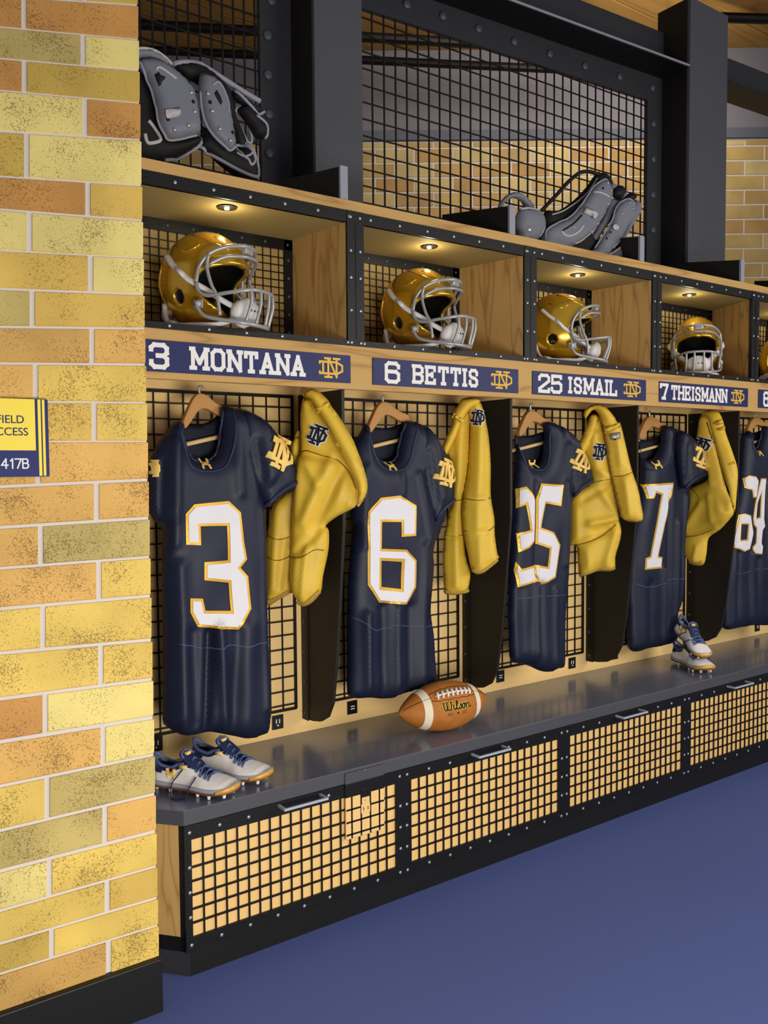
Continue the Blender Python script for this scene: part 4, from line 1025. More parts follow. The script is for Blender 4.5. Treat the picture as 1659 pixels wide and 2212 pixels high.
jersey('navy jersey with a large white number six', 'j2',
       [(215, 265), (225, 340), (250, 430), (290, 478), (340, 486), (385, 460), (405, 390), (425, 300), (440, 232), (500, 232), (560, 258), (610, 300), (650, 360), (700, 450), (730, 520), (738, 640), (735, 700), (720, 745), (690, 780), (680, 850), (660, 880), (640, 960), (612, 1010), (600, 1200), (590, 1400), (605, 1550), (612, 1700), (620, 1830), (560, 1870), (450, 1915), (330, 1950), (230, 1945), (150, 1950), (100, 1935), (85, 1900), (85, 1700), (85, 1450), (90, 1250), (105, 1050), (125, 870), (110, 840), (108, 700), (110, 500), (120, 380), (160, 310), (195, 250)],
       [(560, 262), (610, 300), (650, 360), (700, 445), (732, 520), (740, 640), (737, 715), (712, 770), (660, 800), (620, 850), (600, 830), (570, 700), (540, 560), (520, 400)],
       [(210, 280), (260, 268), (330, 272), (400, 255), (450, 240), (455, 400), (340, 510), (230, 460)],
       [[(188, 262), (210, 400), (250, 500), (300, 535), (380, 532), (430, 480), (455, 380), (490, 240)], [(218, 272), (225, 340), (250, 430), (290, 478), (340, 486), (385, 460), (405, 390), (425, 300), (438, 240)]],
       [(622, 842), (640, 780), (690, 735), (735, 712)],
       [vf(160, 520, 150, 1000, .012, .015), vf(160, 1420, 170, 1920, .02, .016), vf(350, 1380, 350, 1930, .014, .014), vf(270, 1380, 280, 1930, -.022, .022), vf(520, 1000, 500, 1900, .016, .02), vf(590, 1100, 600, 1850, .012, .012), vf(430, 1380, 430, 1900, -.018, .02), vf(540, 560, 620, 960, -.016, .014), vf(480, 560, 550, 960, .014, .016), vf(380, 530, 385, 680, .008, .01)],
       [[(165, 790), (240, 702), (362, 688), (460, 750), (457, 935), (368, 942), (368, 850), (250, 850), (250, 1015), (400, 1020), (458, 1085), (458, 1250), (405, 1357), (235, 1345), (165, 1237)]],
       [[(250, 1088), (375, 1095), (370, 1262), (250, 1248)]], ((327, 508), 14, 0), ((668, 552), 54, math.radians(-14), .80),
       [[(95, 1440), (140, 1465), (180, 1500), (230, 1515), (290, 1505), (340, 1480), (420, 1492), (500, 1490), (595, 1490)]], sfold=[vf(600, 330, 640, 700, .01, .016), vf(560, 420, 610, 760, -.012, .01)])
jersey('navy jersey with a creased white number twenty-five', 'j3',
       [(120, 350), (135, 430), (165, 520), (200, 570), (250, 575), (300, 540), (322, 450), (330, 350), (320, 262), (370, 245), (430, 268), (500, 310), (550, 360), (570, 430), (640, 560), (668, 640), (665, 690), (600, 760), (530, 810), (515, 900), (518, 1000), (505, 1200), (490, 1400), (470, 1600), (465, 1800), (465, 2060), (420, 2085), (370, 2112), (300, 2105), (220, 2070), (150, 2050), (90, 2040), (70, 1990), (65, 1850), (60, 1650), (70, 1450), (75, 1200), (85, 900), (100, 700), (118, 500)],
       [(440, 275), (500, 312), (550, 360), (590, 440), (640, 560), (668, 640), (666, 690), (610, 745), (530, 806), (510, 740), (490, 640), (450, 500), (420, 380)],
       [(110, 350), (160, 350), (240, 345), (320, 320), (350, 330), (340, 560), (240, 610), (130, 520)],
       [[(122, 440), (150, 560), (200, 600), (270, 605), (315, 560), (335, 460), (340, 300)]],
       [(528, 798), (560, 740), (620, 700), (665, 678)],
       [vf(205, 1420, 200, 2080, .024, .019), vf(250, 1450, 262, 2080, -.02, .016), vf(350, 1500, 350, 2080, .016, .015), vf(208, 700, 206, 1420, -.010, .013), vf(430, 700, 430, 1300, .014, .014), vf(110, 1500, 120, 2030, -.012, .02), vf(490, 640, 500, 1000, -.014, .01)],
       [[(98, 745), (140, 727), (200, 825), (206, 1000), (198, 1130), (150, 1182), (94, 1216), (88, 1075), (158, 1050), (132, 862), (92, 890)],
        [(84, 1285), (108, 1338), (197, 1305), (197, 1425), (90, 1476), (78, 1350)],
        [(236, 705), (406, 716), (385, 872), (276, 852), (240, 1030), (330, 1065), (382, 1160), (347, 1400), (255, 1455), (199, 1425), (199, 1305), (282, 1320), (298, 1185), (208, 1150), (212, 1000), (210, 820)]],
       [], ((233, 560), 13, 0), ((562, 540), 44, math.radians(-24), .78), [[(78, 1560), (150, 1550), (200, 1530), (240, 1545), (350, 1530), (480, 1528)]],
       sfold=[vf(470, 420, 520, 720, -.012, .01), vf(520, 400, 570, 640, .01, .014)])
jersey('navy jersey with a slanting white number seven', 'j4',
       [(190, 355), (185, 420), (192, 520), (260, 525), (310, 470), (335, 390), (350, 275), (420, 290), (480, 310), (540, 345), (580, 400), (640, 470), (688, 560), (690, 650), (600, 705), (530, 745), (525, 850), (505, 1000), (490, 1150), (485, 1350), (470, 1550), (430, 1700), (425, 1880), (330, 1920), (250, 1935), (150, 1962), (105, 1945), (88, 1900), (82, 1700), (84, 1400), (100, 1200), (125, 1000), (160, 850), (180, 700), (188, 520)],
       [(480, 312), (540, 345), (590, 410), (640, 480), (685, 560), (690, 650), (640, 680), (560, 715), (505, 748), (490, 680), (470, 560), (460, 420)],
       [(186, 390), (240, 385), (300, 365), (345, 340), (345, 420), (300, 560), (190, 560)],
       [[(192, 600), (250, 605), (320, 580), (360, 500), (382, 380), (390, 285)]],
       [(503, 738), (520, 700), (580, 650), (650, 630), (688, 640)],
       [vf(290, 1340, 300, 1920, .02, .012), vf(200, 1450, 200, 1930, -.012, .02), vf(400, 1000, 380, 1850, .014, .018), vf(340, 760, 320, 1850, -.014, .014), vf(460, 800, 430, 1700, .012, .01), vf(490, 500, 510, 760, -.012, .009)],
       [[(178, 712), (362, 698), (352, 800), (300, 1000), (250, 1242), (280, 1250), (272, 1332), (150, 1343), (156, 1258), (188, 1242), (275, 790), (235, 775), (222, 815), (184, 818)]],
       [], ((255, 568), 13, math.radians(8)), ((602, 520), 44, math.radians(-18), .80), [[(100, 1448), (160, 1470), (220, 1470), (290, 1440), (360, 1410), (440, 1410), (480, 1400)]],
       sfold=[vf(500, 420, 510, 700, -.01, .01), vf(560, 400, 600, 640, .01, .014)], Yj=2.69, sdy=.05)
jersey('navy jersey with a narrow white number sixty-four', 'j5',
       [(285, 480), (290, 540), (310, 620), (340, 625), (370, 560), (385, 490), (395, 445), (440, 450), (520, 480), (600, 560), (600, 800), (560, 900), (520, 2000), (440, 2030), (330, 2030), (260, 2040), (200, 2050), (130, 2065), (85, 2055), (72, 2010), (72, 1800), (85, 1600), (110, 1420), (140, 1200), (170, 1050), (200, 850), (220, 650), (225, 540), (250, 500)],
       None, [(280, 500), (320, 498), (380, 480), (400, 480), (390, 600), (330, 660), (290, 640)],
       [[(258, 500), (255, 600), (275, 680), (330, 702), (390, 680), (425, 600), (432, 470)], [(287, 500), (290, 540), (310, 620), (340, 625), (370, 560), (385, 490)]],
       None,
       [vf(240, 1460, 230, 2030, .018, .014), vf(300, 1500, 300, 2020, -.012, .016), vf(150, 1450, 130, 2030, -.014, .016), vf(370, 900, 390, 2000, .014, .016), vf(390, 700, 400, 1200, -.012, .012)],
       [[(203, 862), (230, 838), (272, 845), (292, 880), (272, 1010), (242, 1015), (236, 955), (202, 935)], [(160, 1150), (190, 1138), (228, 1152), (242, 1290), (217, 1420), (180, 1440), (125, 1410), (118, 1370)],
        [(310, 860), (348, 860), (335, 1180), (342, 1240), (326, 1270), (317, 1370), (328, 1400), (320, 1462), (238, 1455), (235, 1400), (262, 1370), (272, 1255), (250, 1230), (243, 1180), (262, 1050)]],
       [[(165, 1222), (207, 1226), (196, 1342), (155, 1348)], [(314, 975), (305, 1165), (275, 1175), (285, 1060)]], ((317, 662), 9, 0), None, [[(90, 1615), (180, 1610), (240, 1590), (330, 1575), (400, 1580)]], kin='narrow_number')

# ================================================================== gold football pants
def pants(label, key, pieces, loops, seams, emb, cuffs, hookpx, pl, buckle=None):
    (pxa, ya), (pxb, yb) = pl; qa = onY(pxa, 1000, ya); qb = onY(pxb, 1000, yb); plane = ((qa.x, qa.y), (qb.x, qb.y))
    k = lambda pts: kp(key, pts)
    hs_ = Surf(k([hookpx, (hookpx[0]+5, hookpx[1]), (hookpx[0], hookpx[1]+5)]), 0, .01, plane=plane, smooth_outline=0); h = Vector(hs_.w(*hs_.xz(k([hookpx]))[0], 0))
    t = thing('football_pants', label, 'pants', (h.x, h.y, ZS-.03), group='gold football pants hanging on the dividers')
    S_ = {}
    for nm, pts, dy, th, folds in pieces:
        s = Surf(k(pts), 0, th, th*1.5, [(k(l), a, w) for l, a, w in folds], res=.0115, back=.5, wob=.014, plane=plane, dy=dy)
        S_[nm] = s; s.build(nm, M_pants, t)
    for on_, pts, dy in loops:
        s = Surf(k(pts), 0, .014, .012, res=.012, smooth_outline=0, back=.8, plane=plane, dy=dy); s.build('belt_loop', M_pants, t)
    for on_, ln, r in seams: S_[on_].line('seam', k(ln), r, M_pants_d, t, lift=.0)
    on_, pt, sz, ang, sxr = emb
    emblem_on(S_[on_], 'emblem_outline', ND, k([pt])[0], sz, .20, ang, M_white, t, .002, .003, sxr)
    emblem_on(S_[on_], 'emblem', ND, k([pt])[0], sz, .115, ang, M_navy_in, t, .0055, .002, sxr)
    for on_, ln, r in cuffs: S_[on_].line('cuff', k(ln), r, M_cuff, t, lift=-.006, n=8, flat=.8)
    if buckle:
        s = Surf(k(buckle), 0, .008, .01, res=.01, smooth_outline=0, plane=plane, dy=-.062); s.build('buckle', M_mask, t)
    # small hook on the rail the waistband hangs from
    MB().tube([(h.x, h.y, ZS), (h.x, h.y, ZS-.02), (h.x+.004, h.y-.012, ZS-.034), (h.x+.004, h.y-.024, ZS-.03)], .004, 8).obj('hook', M_hook, t, smooth=True)
pants('gold football pants between the number three and number six jerseys', 'j1', [
    ('back_leg', [(1085, 350), (1050, 400), (1025, 470), (1045, 600), (1050, 720), (960, 790), (900, 870), (875, 1010), (862, 1120), (860, 1300), (862, 1420), (868, 1530), (950, 1485), (1020, 1440), (1045, 1400), (1060, 1000), (1100, 600)], .03, .035, [vf(950, 850, 920, 1400, .014, .015), vf(1000, 1080, 960, 1400, -.012, .012)]),
    ('front_leg', [(1115, 120), (1095, 200), (1090, 300), (1095, 490), (1065, 560), (1042, 750), (1035, 900), (1025, 1200), (1020, 1380), (1055, 1470), (1120, 1530), (1180, 1500), (1232, 1430), (1245, 1330), (1282, 1150), (1284, 1020), (1265, 985), (1350, 920), (1460, 862), (1480, 800), (1475, 720), (1420, 600), (1340, 450), (1280, 330), (1230, 240), (1190, 190), (1160, 140)], -.005, .045,
     [vf(1150, 560, 1220, 700, .02, .018), vf(1330, 520, 1120, 960, .02, .02), vf(1390, 600, 1200, 1000, -.022, .015), vf(1100, 540, 1060, 1000, .014, .015), vf(1265, 985, 1040, 1200, -.016, .012), vf(1080, 1200, 1060, 1450, .012, .014), vf(1150, 1130, 1110, 1480, .014, .012), vf(1100, 500, 1340, 540, -.018, .012), vf(1440, 700, 1380, 900, -.012, .01)]),
    ('waistband', [(1110, 100), (1140, 70), (1180, 63), (1230, 90), (1280, 140), (1305, 185), (1345, 235), (1440, 390), (1478, 480), (1522, 600), (1546, 710), (1532, 790), (1480, 862), (1482, 780), (1468, 700), (1420, 600), (1340, 450), (1280, 330), (1215, 225), (1180, 165), (1150, 128), (1120, 118)], -.035, .032, [vf(1200, 130, 1460, 560, .006, .012)])],
    [('w', [(1190, 190), (1280, 145), (1302, 182), (1210, 228)], -.06), ('w', [(1245, 250), (1320, 210), (1335, 240), (1262, 280)], -.055), ('w', [(1330, 435), (1400, 400), (1410, 425), (1345, 455)], -.05)],
    [('front_leg', [(1100, 492), (1150, 482), (1240, 510), (1340, 540), (1390, 580), (1440, 650), (1474, 740)], .0025), ('front_leg', [(1028, 1200), (1120, 1190), (1200, 1145), (1260, 1150)], .002), ('back_leg', [(866, 1050), (960, 1075), (1030, 1060)], .002), ('back_leg', [(864, 1190), (960, 1215), (1030, 1190)], .002)],
    ('front_leg', (1225, 380), 40, math.radians(-22), .85),
    [('front_leg', [(1085, 1495), (1120, 1510), (1170, 1475), (1222, 1425)], .013), ('back_leg', [(872, 1500), (940, 1470), (1020, 1425)], .013)], (1180, 70), ((574, 2.66), (792, 2.425)))
pants('gold football pants with straight legs beside the number six jersey', 'j2', [
    ('back_leg', [(690, 440), (722, 480), (735, 600), (740, 720), (712, 800), (700, 880), (685, 950), (680, 1100), (685, 1250), (692, 1300), (740, 1308), (822, 1298), (842, 1250), (850, 1170), (820, 1050), (810, 800), (820, 400), (740, 380)], .03, .035, [vf(760, 560, 760, 1250, .012, .014), vf(710, 940, 830, 930, -.01, .01)]),
    ('front_leg', [(862, 92), (905, 105), (925, 140), (945, 220), (965, 330), (977, 500), (977, 690), (1000, 830), (1002, 930), (1018, 1050), (1028, 1075), (990, 1122), (940, 1168), (890, 1180), (858, 1150), (840, 1080), (812, 940), (798, 800), (810, 680), (832, 560), (845, 400), (850, 250), (830, 160)], -.01, .045,
     [vf(900, 300, 890, 680, .016, .02), vf(890, 760, 890, 900, .014, .02), vf(810, 910, 950, 915, -.012, .008), vf(950, 400, 950, 700, -.008, .01), vf(900, 960, 900, 1120, .01, .015), vf(830, 700, 970, 712, -.01, .006)]),
    ('hip', [(740, 240), (790, 160), (850, 110), (852, 250), (848, 420), (835, 560), (808, 690), (790, 720), (745, 720), (738, 560), (722, 470), (700, 400)], .012, .036, [vf(790, 260, 760, 660, .012, .012), vf(730, 330, 745, 600, -.01, .01)]),
    ('waistband', [(800, 90), (850, 82), (895, 90), (912, 110), (860, 150), (820, 200), (790, 255), (760, 330), (712, 425), (692, 450), (675, 400), (700, 330), (738, 252), (745, 180), (780, 120)], -.03, .03, [])],
    [('w', [(735, 205), (750, 180), (815, 222), (800, 245)], -.055)],
    [('front_leg', [(806, 706), (860, 716), (930, 716), (974, 704)], .002), ('front_leg', [(806, 905), (870, 918), (950, 908), (995, 880)], .002), ('back_leg', [(690, 935), (740, 940), (800, 935)], .002), ('hip', [(745, 715), (770, 722), (800, 715)], .002)],
    ('front_leg', (895, 210), 31, math.radians(-8), .85),
    [('front_leg', [(865, 1148), (900, 1160), (950, 1135), (1012, 1085)], .012), ('back_leg', [(695, 1280), (760, 1285), (830, 1278)], .012)], (850, 86), ((956, 2.62), (1078, 2.49)))
pants('gold football pants with a grey belt buckle beside the number twenty-five jersey', 'j3', [
    ('back_leg', [(700, 200), (665, 230), (640, 300), (600, 380), (580, 440), (620, 490), (655, 590), (680, 675), (640, 722), (540, 795), (522, 900), (518, 1040), (518, 1158), (570, 1172), (582, 1280), (592, 1400), (640, 1392), (720, 1362), (850, 1356), (862, 1250), (895, 1140), (906, 1060), (892, 985), (880, 900), (845, 700), (805, 480), (770, 300), (740, 210)], .01, .045,
     [vf(560, 900, 560, 1130, .014, .016), vf(620, 820, 850, 690, -.016, .012), vf(660, 1000, 890, 960, .02, .014), vf(700, 1060, 840, 1010, -.022, .016), vf(560, 1165, 800, 1060, -.02, .013), vf(850, 1080, 780, 1320, .016, .016), vf(640, 1220, 660, 1370, .01, .015), vf(700, 600, 830, 660, .012, .015), vf(740, 760, 880, 950, .014, .016), vf(690, 350, 700, 560, .01, .016)]),
    ('front_leg', [(760, 150), (820, 165), (870, 240), (905, 280), (935, 400), (980, 590), (1030, 740), (1052, 850), (1068, 975), (1000, 994), (930, 980), (900, 940), (872, 850), (842, 700), (815, 560), (790, 400), (765, 260), (740, 200)], -.022, .036, [vf(870, 400, 890, 560, .012, .01), vf(920, 680, 950, 940, .014, .012), vf(850, 640, 990, 620, -.01, .008), vf(840, 500, 900, 900, -.008, .008)]),
    ('waistband', [(622, 190), (640, 150), (690, 118), (760, 118), (822, 168), (868, 245), (790, 290), (760, 250), (735, 190), (700, 158), (665, 190), (640, 222)], -.032, .03, []),
    ('waistband_side', [(690, 190), (735, 205), (722, 290), (682, 400), (622, 488), (577, 445), (600, 385), (640, 295), (665, 225)], -.02, .024, [])],
    [('w', [(772, 292), (895, 250), (908, 284), (786, 332)], -.06)],
    [('back_leg', [(640, 722), (720, 690), (840, 668)], .002), ('front_leg', [(845, 652), (910, 650), (985, 622)], .002), ('back_leg', [(560, 1168), (680, 1130), (780, 1080), (860, 1010)], .003), ('front_leg', [(765, 260), (790, 400), (815, 560), (842, 700), (880, 860), (905, 960)], .004)],
    ('back_leg', (738, 472), 33, math.radians(-6), .80),
    [('back_leg', [(600, 1380), (650, 1368), (740, 1340), (845, 1335)], .011)], (740, 122), ((1229, 2.64), (1389, 2.43)), buckle=[(815, 340), (900, 320), (902, 372), (832, 388)])
pants('gold football pants folded to a point beside the number seven jersey', 'j4', [
    ('leg', [(665, 195), (640, 215), (622, 300), (616, 400), (640, 500), (685, 590), (690, 670), (600, 718), (535, 760), (518, 880), (500, 1060), (496, 1140), (520, 1225), (560, 1290), (610, 1320), (660, 1305), (680, 1210), (695, 1112), (780, 1050), (860, 962), (882, 920), (872, 850), (830, 760), (790, 600), (745, 420), (705, 250)], .0, .048,
     [vf(700, 520, 760, 700, .014, .016), vf(680, 860, 560, 1060, .018, .022), vf(500, 1100, 800, 1010, -.02, .013), vf(640, 1180, 620, 1300, .014, .012), vf(800, 640, 850, 900, -.014, .012), vf(740, 800, 760, 1000, .01, .018), vf(570, 800, 540, 1040, -.01, .014), vf(650, 350, 660, 520, .01, .012)]),
    ('waistband', [(640, 202), (662, 168), (722, 153), (768, 172), (802, 240), (822, 330), (882, 500), (911, 610), (905, 760), (890, 915), (868, 860), (850, 760), (820, 650), (788, 560), (748, 420), (718, 310), (700, 240), (675, 200)], -.03, .032, [vf(740, 250, 880, 700, .006, .012)])],
    [('w', [(722, 245), (795, 225), (808, 258), (732, 282)], -.058), ('w', [(735, 300), (815, 275), (820, 300), (742, 325)], -.055), ('w', [(815, 565), (885, 540), (890, 560), (822, 585)], -.052)],
    [('leg', [(560, 745), (600, 748), (640, 780), (670, 825)], .002), ('leg', [(500, 1105), (580, 1100), (650, 1090), (760, 1045)], .002), ('leg', [(700, 250), (745, 420), (790, 580), (830, 720)], .003)],
    ('leg', (683, 424), 31, math.radians(-20), .85), [('leg', [(572, 1288), (612, 1302), (658, 1288)], .011)], (722, 158), ((1473, 2.76), (1594, 2.43)))

# ================================================================== shoulder pads
def pads(label, key, Yq, pieces, tubes, rivs, hol, z0):
    k = lambda pts: kp(key, pts)
    cx = onY(*k([pieces[1][1][0]])[0], Yq)
    t = thing('shoulder_pads', label, 'shoulder pads', (cx.x, Yq, z0), group='shoulder pads on the top board')
    S_ = []
    for nm, pts, dy, th, mt, *rr in pieces:
        s = Surf(k(pts), Yq+dy, th, (rr[0] if rr else th*1.2), res=.011 if th > .008 else .02, back=.6, smooth_outline=(rr[1] if len(rr) > 1 else 3))
        # keep everything on the board
        s.poly = [(x, max(z, z0+.0005)) for x, z in s.poly]
        pl = []
        for q in s.poly:
            if not pl or math.hypot(q[0]-pl[-1][0], q[1]-pl[-1][1]) > 1e-4: pl.append(q)
        s.poly = pl
        o = s.build(nm, mt, t); S_.append((s, o))
    for pi, nm, pts, r, mt in tubes:
        s, o = S_[pi]
        P = [(x, max(z, z0+r), ) for x, z in crom2(s.xz(k(pts)), 4, False)]
        MB().tube([s.pt(x, z) for x, z in P], r, 7).obj(nm, mt, t, smooth=True)
    for pi, pts, r, mt in rivs:
        s, o = S_[pi]
        for p in pts:
            x, z = s.xz(k([p]))[0]; rivet(o, s.pt(x, z, -.001), r, .005, mt=mt)
    return t
g, bk_, eg = M_pgrey, M_pblack, M_pedge
pads('grey and black shoulder pads beside the brick wall on the top board', 'p1', 2.62, [
    ('body', [(40, 420), (110, 520), (165, 650), (190, 800), (230, 880), (330, 905), (440, 885), (462, 940), (400, 985), (300, 1040), (230, 1075), (150, 1090), (40, 1090), (-60, 1050), (-60, 430)], .03, .05, bk_),
    ('chest_plate', [(45, 405), (100, 380), (180, 390), (260, 430), (335, 490), (400, 560), (430, 625), (450, 720), (462, 840), (440, 878), (340, 905), (255, 912), (212, 870), (180, 800), (165, 680), (150, 620), (110, 520), (60, 440)], -.03, .03, g),
    ('chest_plate', [(455, 500), (485, 480), (560, 510), (605, 565), (640, 650), (665, 760), (685, 890), (688, 955), (650, 988), (600, 950), (540, 890), (490, 810), (460, 700), (448, 600)], -.02, .03, g),
    ('collar_roll', [(10, 330), (90, 318), (170, 338), (230, 380), (268, 425), (240, 435), (180, 402), (100, 382), (45, 400), (10, 420)], -.02, .028, g),
    ('back_flap', [(470, 820), (560, 900), (690, 985), (750, 940), (800, 985), (828, 1080), (828, 1180), (790, 1195), (700, 1160), (600, 1090), (500, 1000), (450, 960)], .03, .04, bk_),
    ('shoulder_cup', [(665, 590), (740, 630), (830, 690), (874, 722), (850, 752), (790, 735), (720, 680), (672, 640)], .035, .03, bk_),
    ('shoulder_cup', [(760, 690), (830, 750), (882, 810), (893, 860), (880, 905), (820, 900), (770, 820), (700, 720)], .03, .035, bk_),
    ('strap_body', [(270, 425), (400, 408), (480, 430), (560, 490), (660, 600), (690, 760), (760, 930), (700, 970), (600, 700), (450, 560), (350, 500)], .045, .03, bk_),
    ('label_plate', [(235, 715), (330, 698), (342, 715), (338, 745), (320, 762), (245, 772), (236, 750)], -.066, .008, M_plabel, .006, 0),
    ('vent', [(150, 480), (175, 460), (285, 535), (215, 540), (205, 575), (290, 580), (285, 560), (200, 620)], -.052, .012, bk_, .01, 0),
    ('vent', [(520, 610), (560, 575), (605, 640), (610, 720), (575, 690)], -.042, .012, bk_, .01, 0)],
    [(1, 'piping', [(50, 405), (110, 520), (150, 620), (168, 700), (182, 800), (215, 870), (255, 912), (340, 905), (440, 880)], .004, eg), (2, 'piping', [(452, 600), (462, 700), (492, 810), (545, 892), (610, 955), (650, 985), (685, 955)], .004, eg),
     (0, 'binding', [(205, 1060), (300, 1040), (400, 985), (455, 940), (462, 860)], .006, eg), (4, 'binding', [(450, 960), (500, 1000), (600, 1070), (700, 1130), (790, 1165), (822, 1150), (825, 1080), (800, 990), (720, 905)], .006, eg),
     (7, 'strap', [(270, 425), (400, 408), (480, 430), (560, 480), (700, 570), (780, 620), (850, 660)], .009, eg), (3, 'binding', [(40, 335), (90, 322), (170, 340), (230, 382), (265, 425)], .005, M_plabel),
     (1, 'ridge', [(150, 480), (175, 462), (280, 535)], .004, M_plabel), (2, 'ridge', [(515, 575), (560, 555), (600, 620), (625, 700), (615, 745)], .004, eg), (5, 'binding', [(670, 600), (760, 690), (830, 748), (872, 730)], .005, eg), (6, 'binding', [(800, 770), (870, 820), (890, 860), (878, 905)], .005, eg),
     (4, 'buckle', [(690, 945), (740, 960), (790, 1050), (760, 1095), (740, 1060), (710, 1030), (690, 945)], .0045, eg), (4, 'buckle', [(670, 1010), (720, 1040), (770, 1010), (740, 960)], .004, eg), (0, 'buckle', [(62, 905), (75, 955), (100, 965), (165, 940), (120, 860), (85, 820)], .006, M_plabel),
     (5, 'buckle', [(690, 730), (705, 700), (740, 740), (785, 840), (795, 920), (770, 925), (730, 850), (695, 790)], .005, eg)],
    [(1, [(378, 622), (400, 745), (360, 835), (270, 862)], .0075, M_rivet), (1, [(390, 684), (228, 797)], .006, bk_), (2, [(487, 627), (514, 741), (563, 855), (633, 930)], .0075, M_rivet), (2, [(501, 686), (646, 880)], .006, bk_)], [], ZT)
pads('grey and black shoulder pads lying between two divider plates on the top board', 'p2', 2.63, [
    ('body', [(555, 500), (700, 470), (850, 370), (980, 230), (1050, 130), (1130, 105), (1185, 160), (1200, 240), (1100, 400), (1000, 700), (1100, 760), (1060, 960), (560, 900)], .02, .035, bk_),
    ('chest_plate', [(520, 800), (580, 650), (700, 585), (800, 540), (900, 440), (980, 330), (1040, 240), (1120, 175), (1160, 178), (1200, 260), (1206, 340), (1160, 450), (1100, 560), (1050, 650), (960, 730), (880, 790), (780, 850), (640, 870)], -.035, .03, g),
    ('shoulder_cap', [(315, 460), (400, 450), (480, 465), (535, 510), (556, 590), (545, 660), (510, 720), (460, 790), (380, 800), (300, 780), (280, 600)], -.03, .035, g),
    ('back_plate', [(1430, 370), (1480, 400), (1492, 440), (1480, 510), (1400, 640), (1320, 780), (1220, 900), (1150, 900), (1280, 740), (1360, 560)], .0, .025, g),
    ('chest_plate', [(930, 900), (1050, 835), (1130, 715), (1200, 600), (1255, 450), (1320, 375), (1385, 360), (1428, 410), (1420, 500), (1362, 620), (1285, 760), (1225, 840), (1150, 920), (1000, 930)], -.03, .025, g),
    ('inner_panel', [(1200, 360), (1290, 390), (1210, 560), (1110, 700), (1060, 790), (1000, 760), (1090, 600), (1160, 470)], .01, .02, g),
    ('neck_roll', [(1240, 260), (1290, 225), (1330, 260), (1335, 310), (1290, 370), (1240, 340), (1225, 300)], -.01, .03, bk_),
    ('neck_roll', [(1345, 340), (1390, 300), (1435, 310), (1440, 360), (1400, 390), (1340, 370)], -.01, .03, bk_),
    ('neck_bridge', [(1190, 180), (1240, 210), (1360, 300), (1350, 370), (1260, 370), (1210, 300)], .01, .02, g),
    ('rib_cup', [(1180, 920), (1250, 850), (1320, 800), (1368, 800), (1380, 840), (1350, 910), (1300, 960), (1220, 960)], -.03, .025, g),
    ('label_plate', [(968, 430), (1090, 485), (1095, 515), (1070, 555), (1050, 555), (948, 500), (945, 480)], -.066, .007, M_plabel, .006, 0),
    ('label_plate', [(1240, 605), (1285, 600), (1300, 640), (1280, 660), (1240, 650), (1230, 630)], -.056, .006, M_plabel, .005, 0),
    ('vent', [(870, 580), (895, 565), (935, 630), (880, 625)], -.064, .006, bk_, .005, 0),
    ('back_arch', [(115, 430), (150, 370), (200, 320), (265, 292), (330, 300), (400, 350), (450, 410), (470, 450), (420, 470), (370, 440), (330, 380), (260, 350), (190, 390), (160, 440), (160, 700), (110, 700)], .05, .02, g)],
    [(1, 'piping', [(540, 760), (580, 655), (700, 585), (800, 540), (900, 440), (980, 330), (1040, 240), (1120, 178), (1160, 182), (1200, 260), (1204, 340), (1160, 450)], .004, eg), (1, 'piping', [(1160, 450), (1100, 560), (1050, 650), (960, 730), (880, 780), (820, 800)], .004, M_plabel),
     (4, 'piping', [(1050, 835), (1130, 715), (1200, 600), (1258, 445), (1322, 375), (1385, 362), (1426, 415), (1418, 500), (1362, 620), (1285, 755), (1200, 840)], .004, eg), (2, 'piping', [(318, 462), (400, 452), (480, 467), (533, 510), (554, 590), (540, 665), (500, 730)], .0045, M_plabel),
     (0, 'arch_strap', [(530, 480), (620, 385), (700, 300), (770, 220), (850, 145), (920, 100), (1000, 92), (1080, 120)], .0085, M_pblack),
     (1, 'ridge', [(680, 685), (720, 725), (780, 725), (850, 685), (890, 630)], .005, M_plabel), (1, 'ridge', [(1010, 300), (1080, 320), (1145, 355)], .004, M_plabel), (1, 'groove', [(690, 680), (800, 610), (880, 530)], .004, bk_),
     (0, 'stitching', [(590, 525), (700, 490), (800, 430), (880, 370), (960, 290), (1040, 170)], .003, M_plabel), (9, 'piping', [(1190, 900), (1260, 850), (1325, 805), (1366, 805), (1374, 840), (1340, 900)], .005, M_plabel), (9, 'piping', [(1280, 920), (1290, 870), (1330, 850), (1350, 880)], .004, M_plabel)],
    [(1, [(1135, 215), (1165, 290), (1140, 420), (1040, 610), (990, 685), (800, 645)], .0065, M_rivet), (1, [(1083, 272)], .006, bk_), (4, [(1352, 408), (1390, 408), (1380, 462), (1278, 510)], .006, M_rivet), (4, [(1172, 690), (1135, 750)], .005, bk_), (2, [(365, 668)], .013, M_rivet),
     (0, [(605, 410), (660, 350), (712, 300), (765, 235), (825, 180), (885, 130)], .005, M_rivet)], [], ZT)

